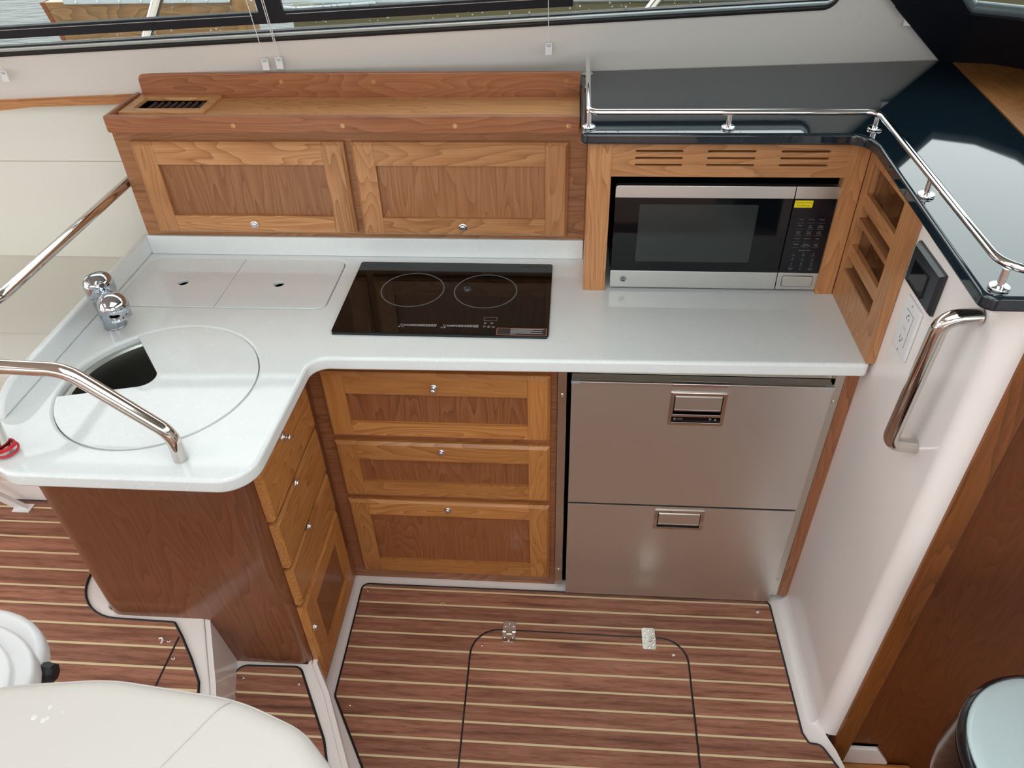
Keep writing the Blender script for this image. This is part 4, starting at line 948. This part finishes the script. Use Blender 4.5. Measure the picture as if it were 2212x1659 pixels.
rs = thing('round_stool', 'round stool with a glossy pale top and a dark rim at lower right', 'stool', (0.738, -0.812, -0.55))
RC = FLAT(0.742, -0.812, 0)
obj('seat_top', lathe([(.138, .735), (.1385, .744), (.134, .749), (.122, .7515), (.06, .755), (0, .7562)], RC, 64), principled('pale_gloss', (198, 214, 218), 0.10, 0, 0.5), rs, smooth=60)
obj('rim', lathe([(.136, .715), (.1455, .718), (.148, .728), (.146, .740), (.140, .7452), (.1365, .742)], RC, 64), principled('rim_black', (24, 26, 32), .12), rs, smooth=60)
obj('drum', lathe([(.148, .60), (.150, .64), (.1455, .716), (.12, .72)], RC, 64), principled('drum_dark', (60, 50, 44), .15, .8), rs, smooth=60)
obj('column', lathe([(.14, -.55), (.14, -.53), (.05, -.50), (.05, .602)], RC, 32), POLISH, rs, smooth=60)

# ------------------------------------------------------------------ blind cords and small litter
def cord(x, zb, label, off=0.02, top=1.88, lean=0.0, two=False):
    y = wall_y(x, zb) - off
    t = thing('blind_cord', label, 'cord', (x, y, zb), 'blind cords hanging on the hull side')
    obj('line', tube([(x, y, zb + .026), (x + lean * .3, min(y, wall_y(x, top) - .008), top)], .0011, 6), WHITEPL, t)
    if two: obj('line', tube([(x + .004, y, zb + .026), (x + .006, min(y, wall_y(x, top) - .008), top)], .0011, 6), WHITEPL, t)
    obj('tassel', box(x - .0085, x + .0085, y - .003, y + .003, zb, zb + .028, .0008), WHITEPL, t)
    bm = None
    for dz, w in ((.0245, .0055), (.0205, .004)):
        for sx_ in (-w, -w * .2, w * .55): bm = box(x + sx_, x + sx_ + w * .55, y - .0033, y - .0029, zb + dz - .0008, zb + dz + .0006, 0, 1, bm)
    obj('lettering', bm, INK, t, smooth=0)
cord(-0.779, 1.337, 'thin white blind cord with flat tag, left one of a close pair')
cord(-0.744, 1.339, 'thin white blind cord with flat tag, right one of a close pair', two=True)
cord(-0.076, 1.353, 'lone thin white blind cord with a flat tag near the corner of the guard rail')
cord(-1.432, 1.328, 'thin white blind cord with a flat tag above the settee back')
cord(0.797, 1.395, 'thin white blind cord with a flat tag beside the dark windshield pillar', off=0.012, top=1.42, lean=0)

pf = thing('paper_scrap', 'small curled white scrap lying on the teak floor by the step', 'scrap', (-0.945, -0.436, 0.334))
obj('scrap', tube([(-0.951, -0.432, .3368), (-0.944, -0.431, .338), (-0.940, -0.436, .3375), (-0.941, -0.444, .3368)], .0022, 8), WHITEPL, pf)
wf = thing('wood_shaving', 'tiny pale curled shaving on the galley planks below the drawers', 'shaving', (-0.355, -0.07, 0.004))
obj('curl', tube([(-0.364, -0.071, .0056), (-0.357, -0.068, .0060), (-0.348, -0.072, .0062), (-0.352, -0.077, .006), (-0.360, -0.075, .0056)], .0010, 6), SEAMC, wf)

rng = random.Random(3); dp = None
for k in range(170):
    if k < 120: x = rng.uniform(-0.69, -0.06); h = 0.066 + 0.05 * rng.random() ** 1.6
    else: x = rng.uniform(-1.40, 0.55); h = 0.021 + 0.014 * rng.random()
    r = rng.uniform(.0010, .0024)
    dp = lathe([(r, 0), (r * .8, r * .4), (0, r * .6)], hull(-0.0118 if k < 120 else -0.0118) @ FLAT(x, sill(x) + h, 0), 7, dp)
obj('raindrops', dp, principled('raindrop', (224, 232, 232), .08), w1, kind='stuff')
dl = None
for x, y, r in ((-0.661, -0.955, .0042), (-0.6475, -0.9578, .0040), (-0.6435, -0.9545, .0030), (-0.648, -0.941, .0032), (-0.629, -0.946, .0018)):
    dl = lathe([(r, 0), (r * .75, r * .3), (0, r * .42)], FLAT(x, y, 1.0018), 12, dl)
obj('water_drops', dl, principled('seat_drop', (212, 208, 204), .15), hs, kind='stuff')

# ------------------------------------------------------------------ outside: harbour water and the dock alongside
struct('ground_water', box(-60, 40, -60, 80, -0.95, -0.90), WATER)
dw = wood('X', 'gold'); 
DKO = [('dock_fender_board', -2.275, -1.445, 'yellow-brown dock board with a white bumper strip seen through the left window', wood('X', 'dock'), 1.0, 1.192)]
for nm, x0, x1, lab, m, z0, z1 in DKO:
    t = thing('dock_edge', lab, 'dock', ((x0 + x1) / 2, 2.03, z0))
    obj('plank', plate([(x0 + .05, z0), (x1, z0), (x1, z1), (x0, z1)], (), .05, .003, FRONT(0, 2.05, 0)), m, t)
    obj('end_board', plate([(x0 + .035, z0), (x0 + .055, z0), (x0 + .008, z1), (x0 - .012, z1)], (), .055, .002, FRONT(0, 2.052, 0)), wood('Z', 'deep'), t)
    obj('bumper', box(x0 + .10, x1, 1.985, 2.05, z1 - .008, z1 + .05, .006), BUMPER, t)
    for k in range(9): obj('rivet', lathe([(.006, 0), (.005, .003), (0, .004)], FRONT(x0 + .16 + k * .095, 1.985, z1 + .004), 10), ALU, t)
t = thing('dock_edge', 'weathered olive dock side with a white bumper beyond the sliding window', 'dock', (0.6, 2.03, 0.6))
obj('plank', box(-1.20, 3.2, 2.0, 2.05, 0.55, 1.165, .003), principled('weathered_dock', (84, 78, 52), .85), t)
obj('bumper', box(-1.10, 3.2, 1.985, 2.05, 1.178, 1.25, .006), BUMPER, t)
obj('post', box(-1.435, -1.37, 1.97, 2.06, 0.5, 1.30, .004), wood('Z', 'dock'), t)
for k in range(16): obj('rivet', lathe([(.006, 0), (.005, .003), (0, .004)], FRONT(-1.0 + k * .26, 1.985, 1.20), 10), ALU, t)
obj('bumper_edge', tube([(-1.262, 1.975, 1.21), (-1.2433, 1.975, 1.181), (-1.2165, 1.975, 1.1684), (-1.1681, 1.975, 1.1645), (-1.049, 1.975, 1.1700), (-0.8296, 1.975, 1.182)], .0055, 8), BUMPER, t)
t = thing('dock_ledge', 'turquoise painted ledge low on the dock side', 'ledge', (-1.3, 1.9, 0.95))
obj('ledge_board', box(-1.80, -1.36, 1.93, 1.98, 0.985, 1.012, .003), TEAL, t)
t = thing('boat_stanchion', 'slanting polished stanchion tube outside the left window', 'tube', (-1.62, 1.42, 1.1))
obj('stanchion_tube', tube([(-1.455, 1.5, 1.38), (-1.66, 1.5, 1.06)], .019, 16), POLISH, t, smooth=60)
t = thing('boat_stanchion', 'slanting polished stanchion tube outside the right end of the window', 'tube', (0.2, 1.5, 1.15))
obj('stanchion_tube', tube([(0.335, 1.5, 1.37), (0.165, 1.5, 1.15)], .017, 16), POLISH, t, smooth=60)
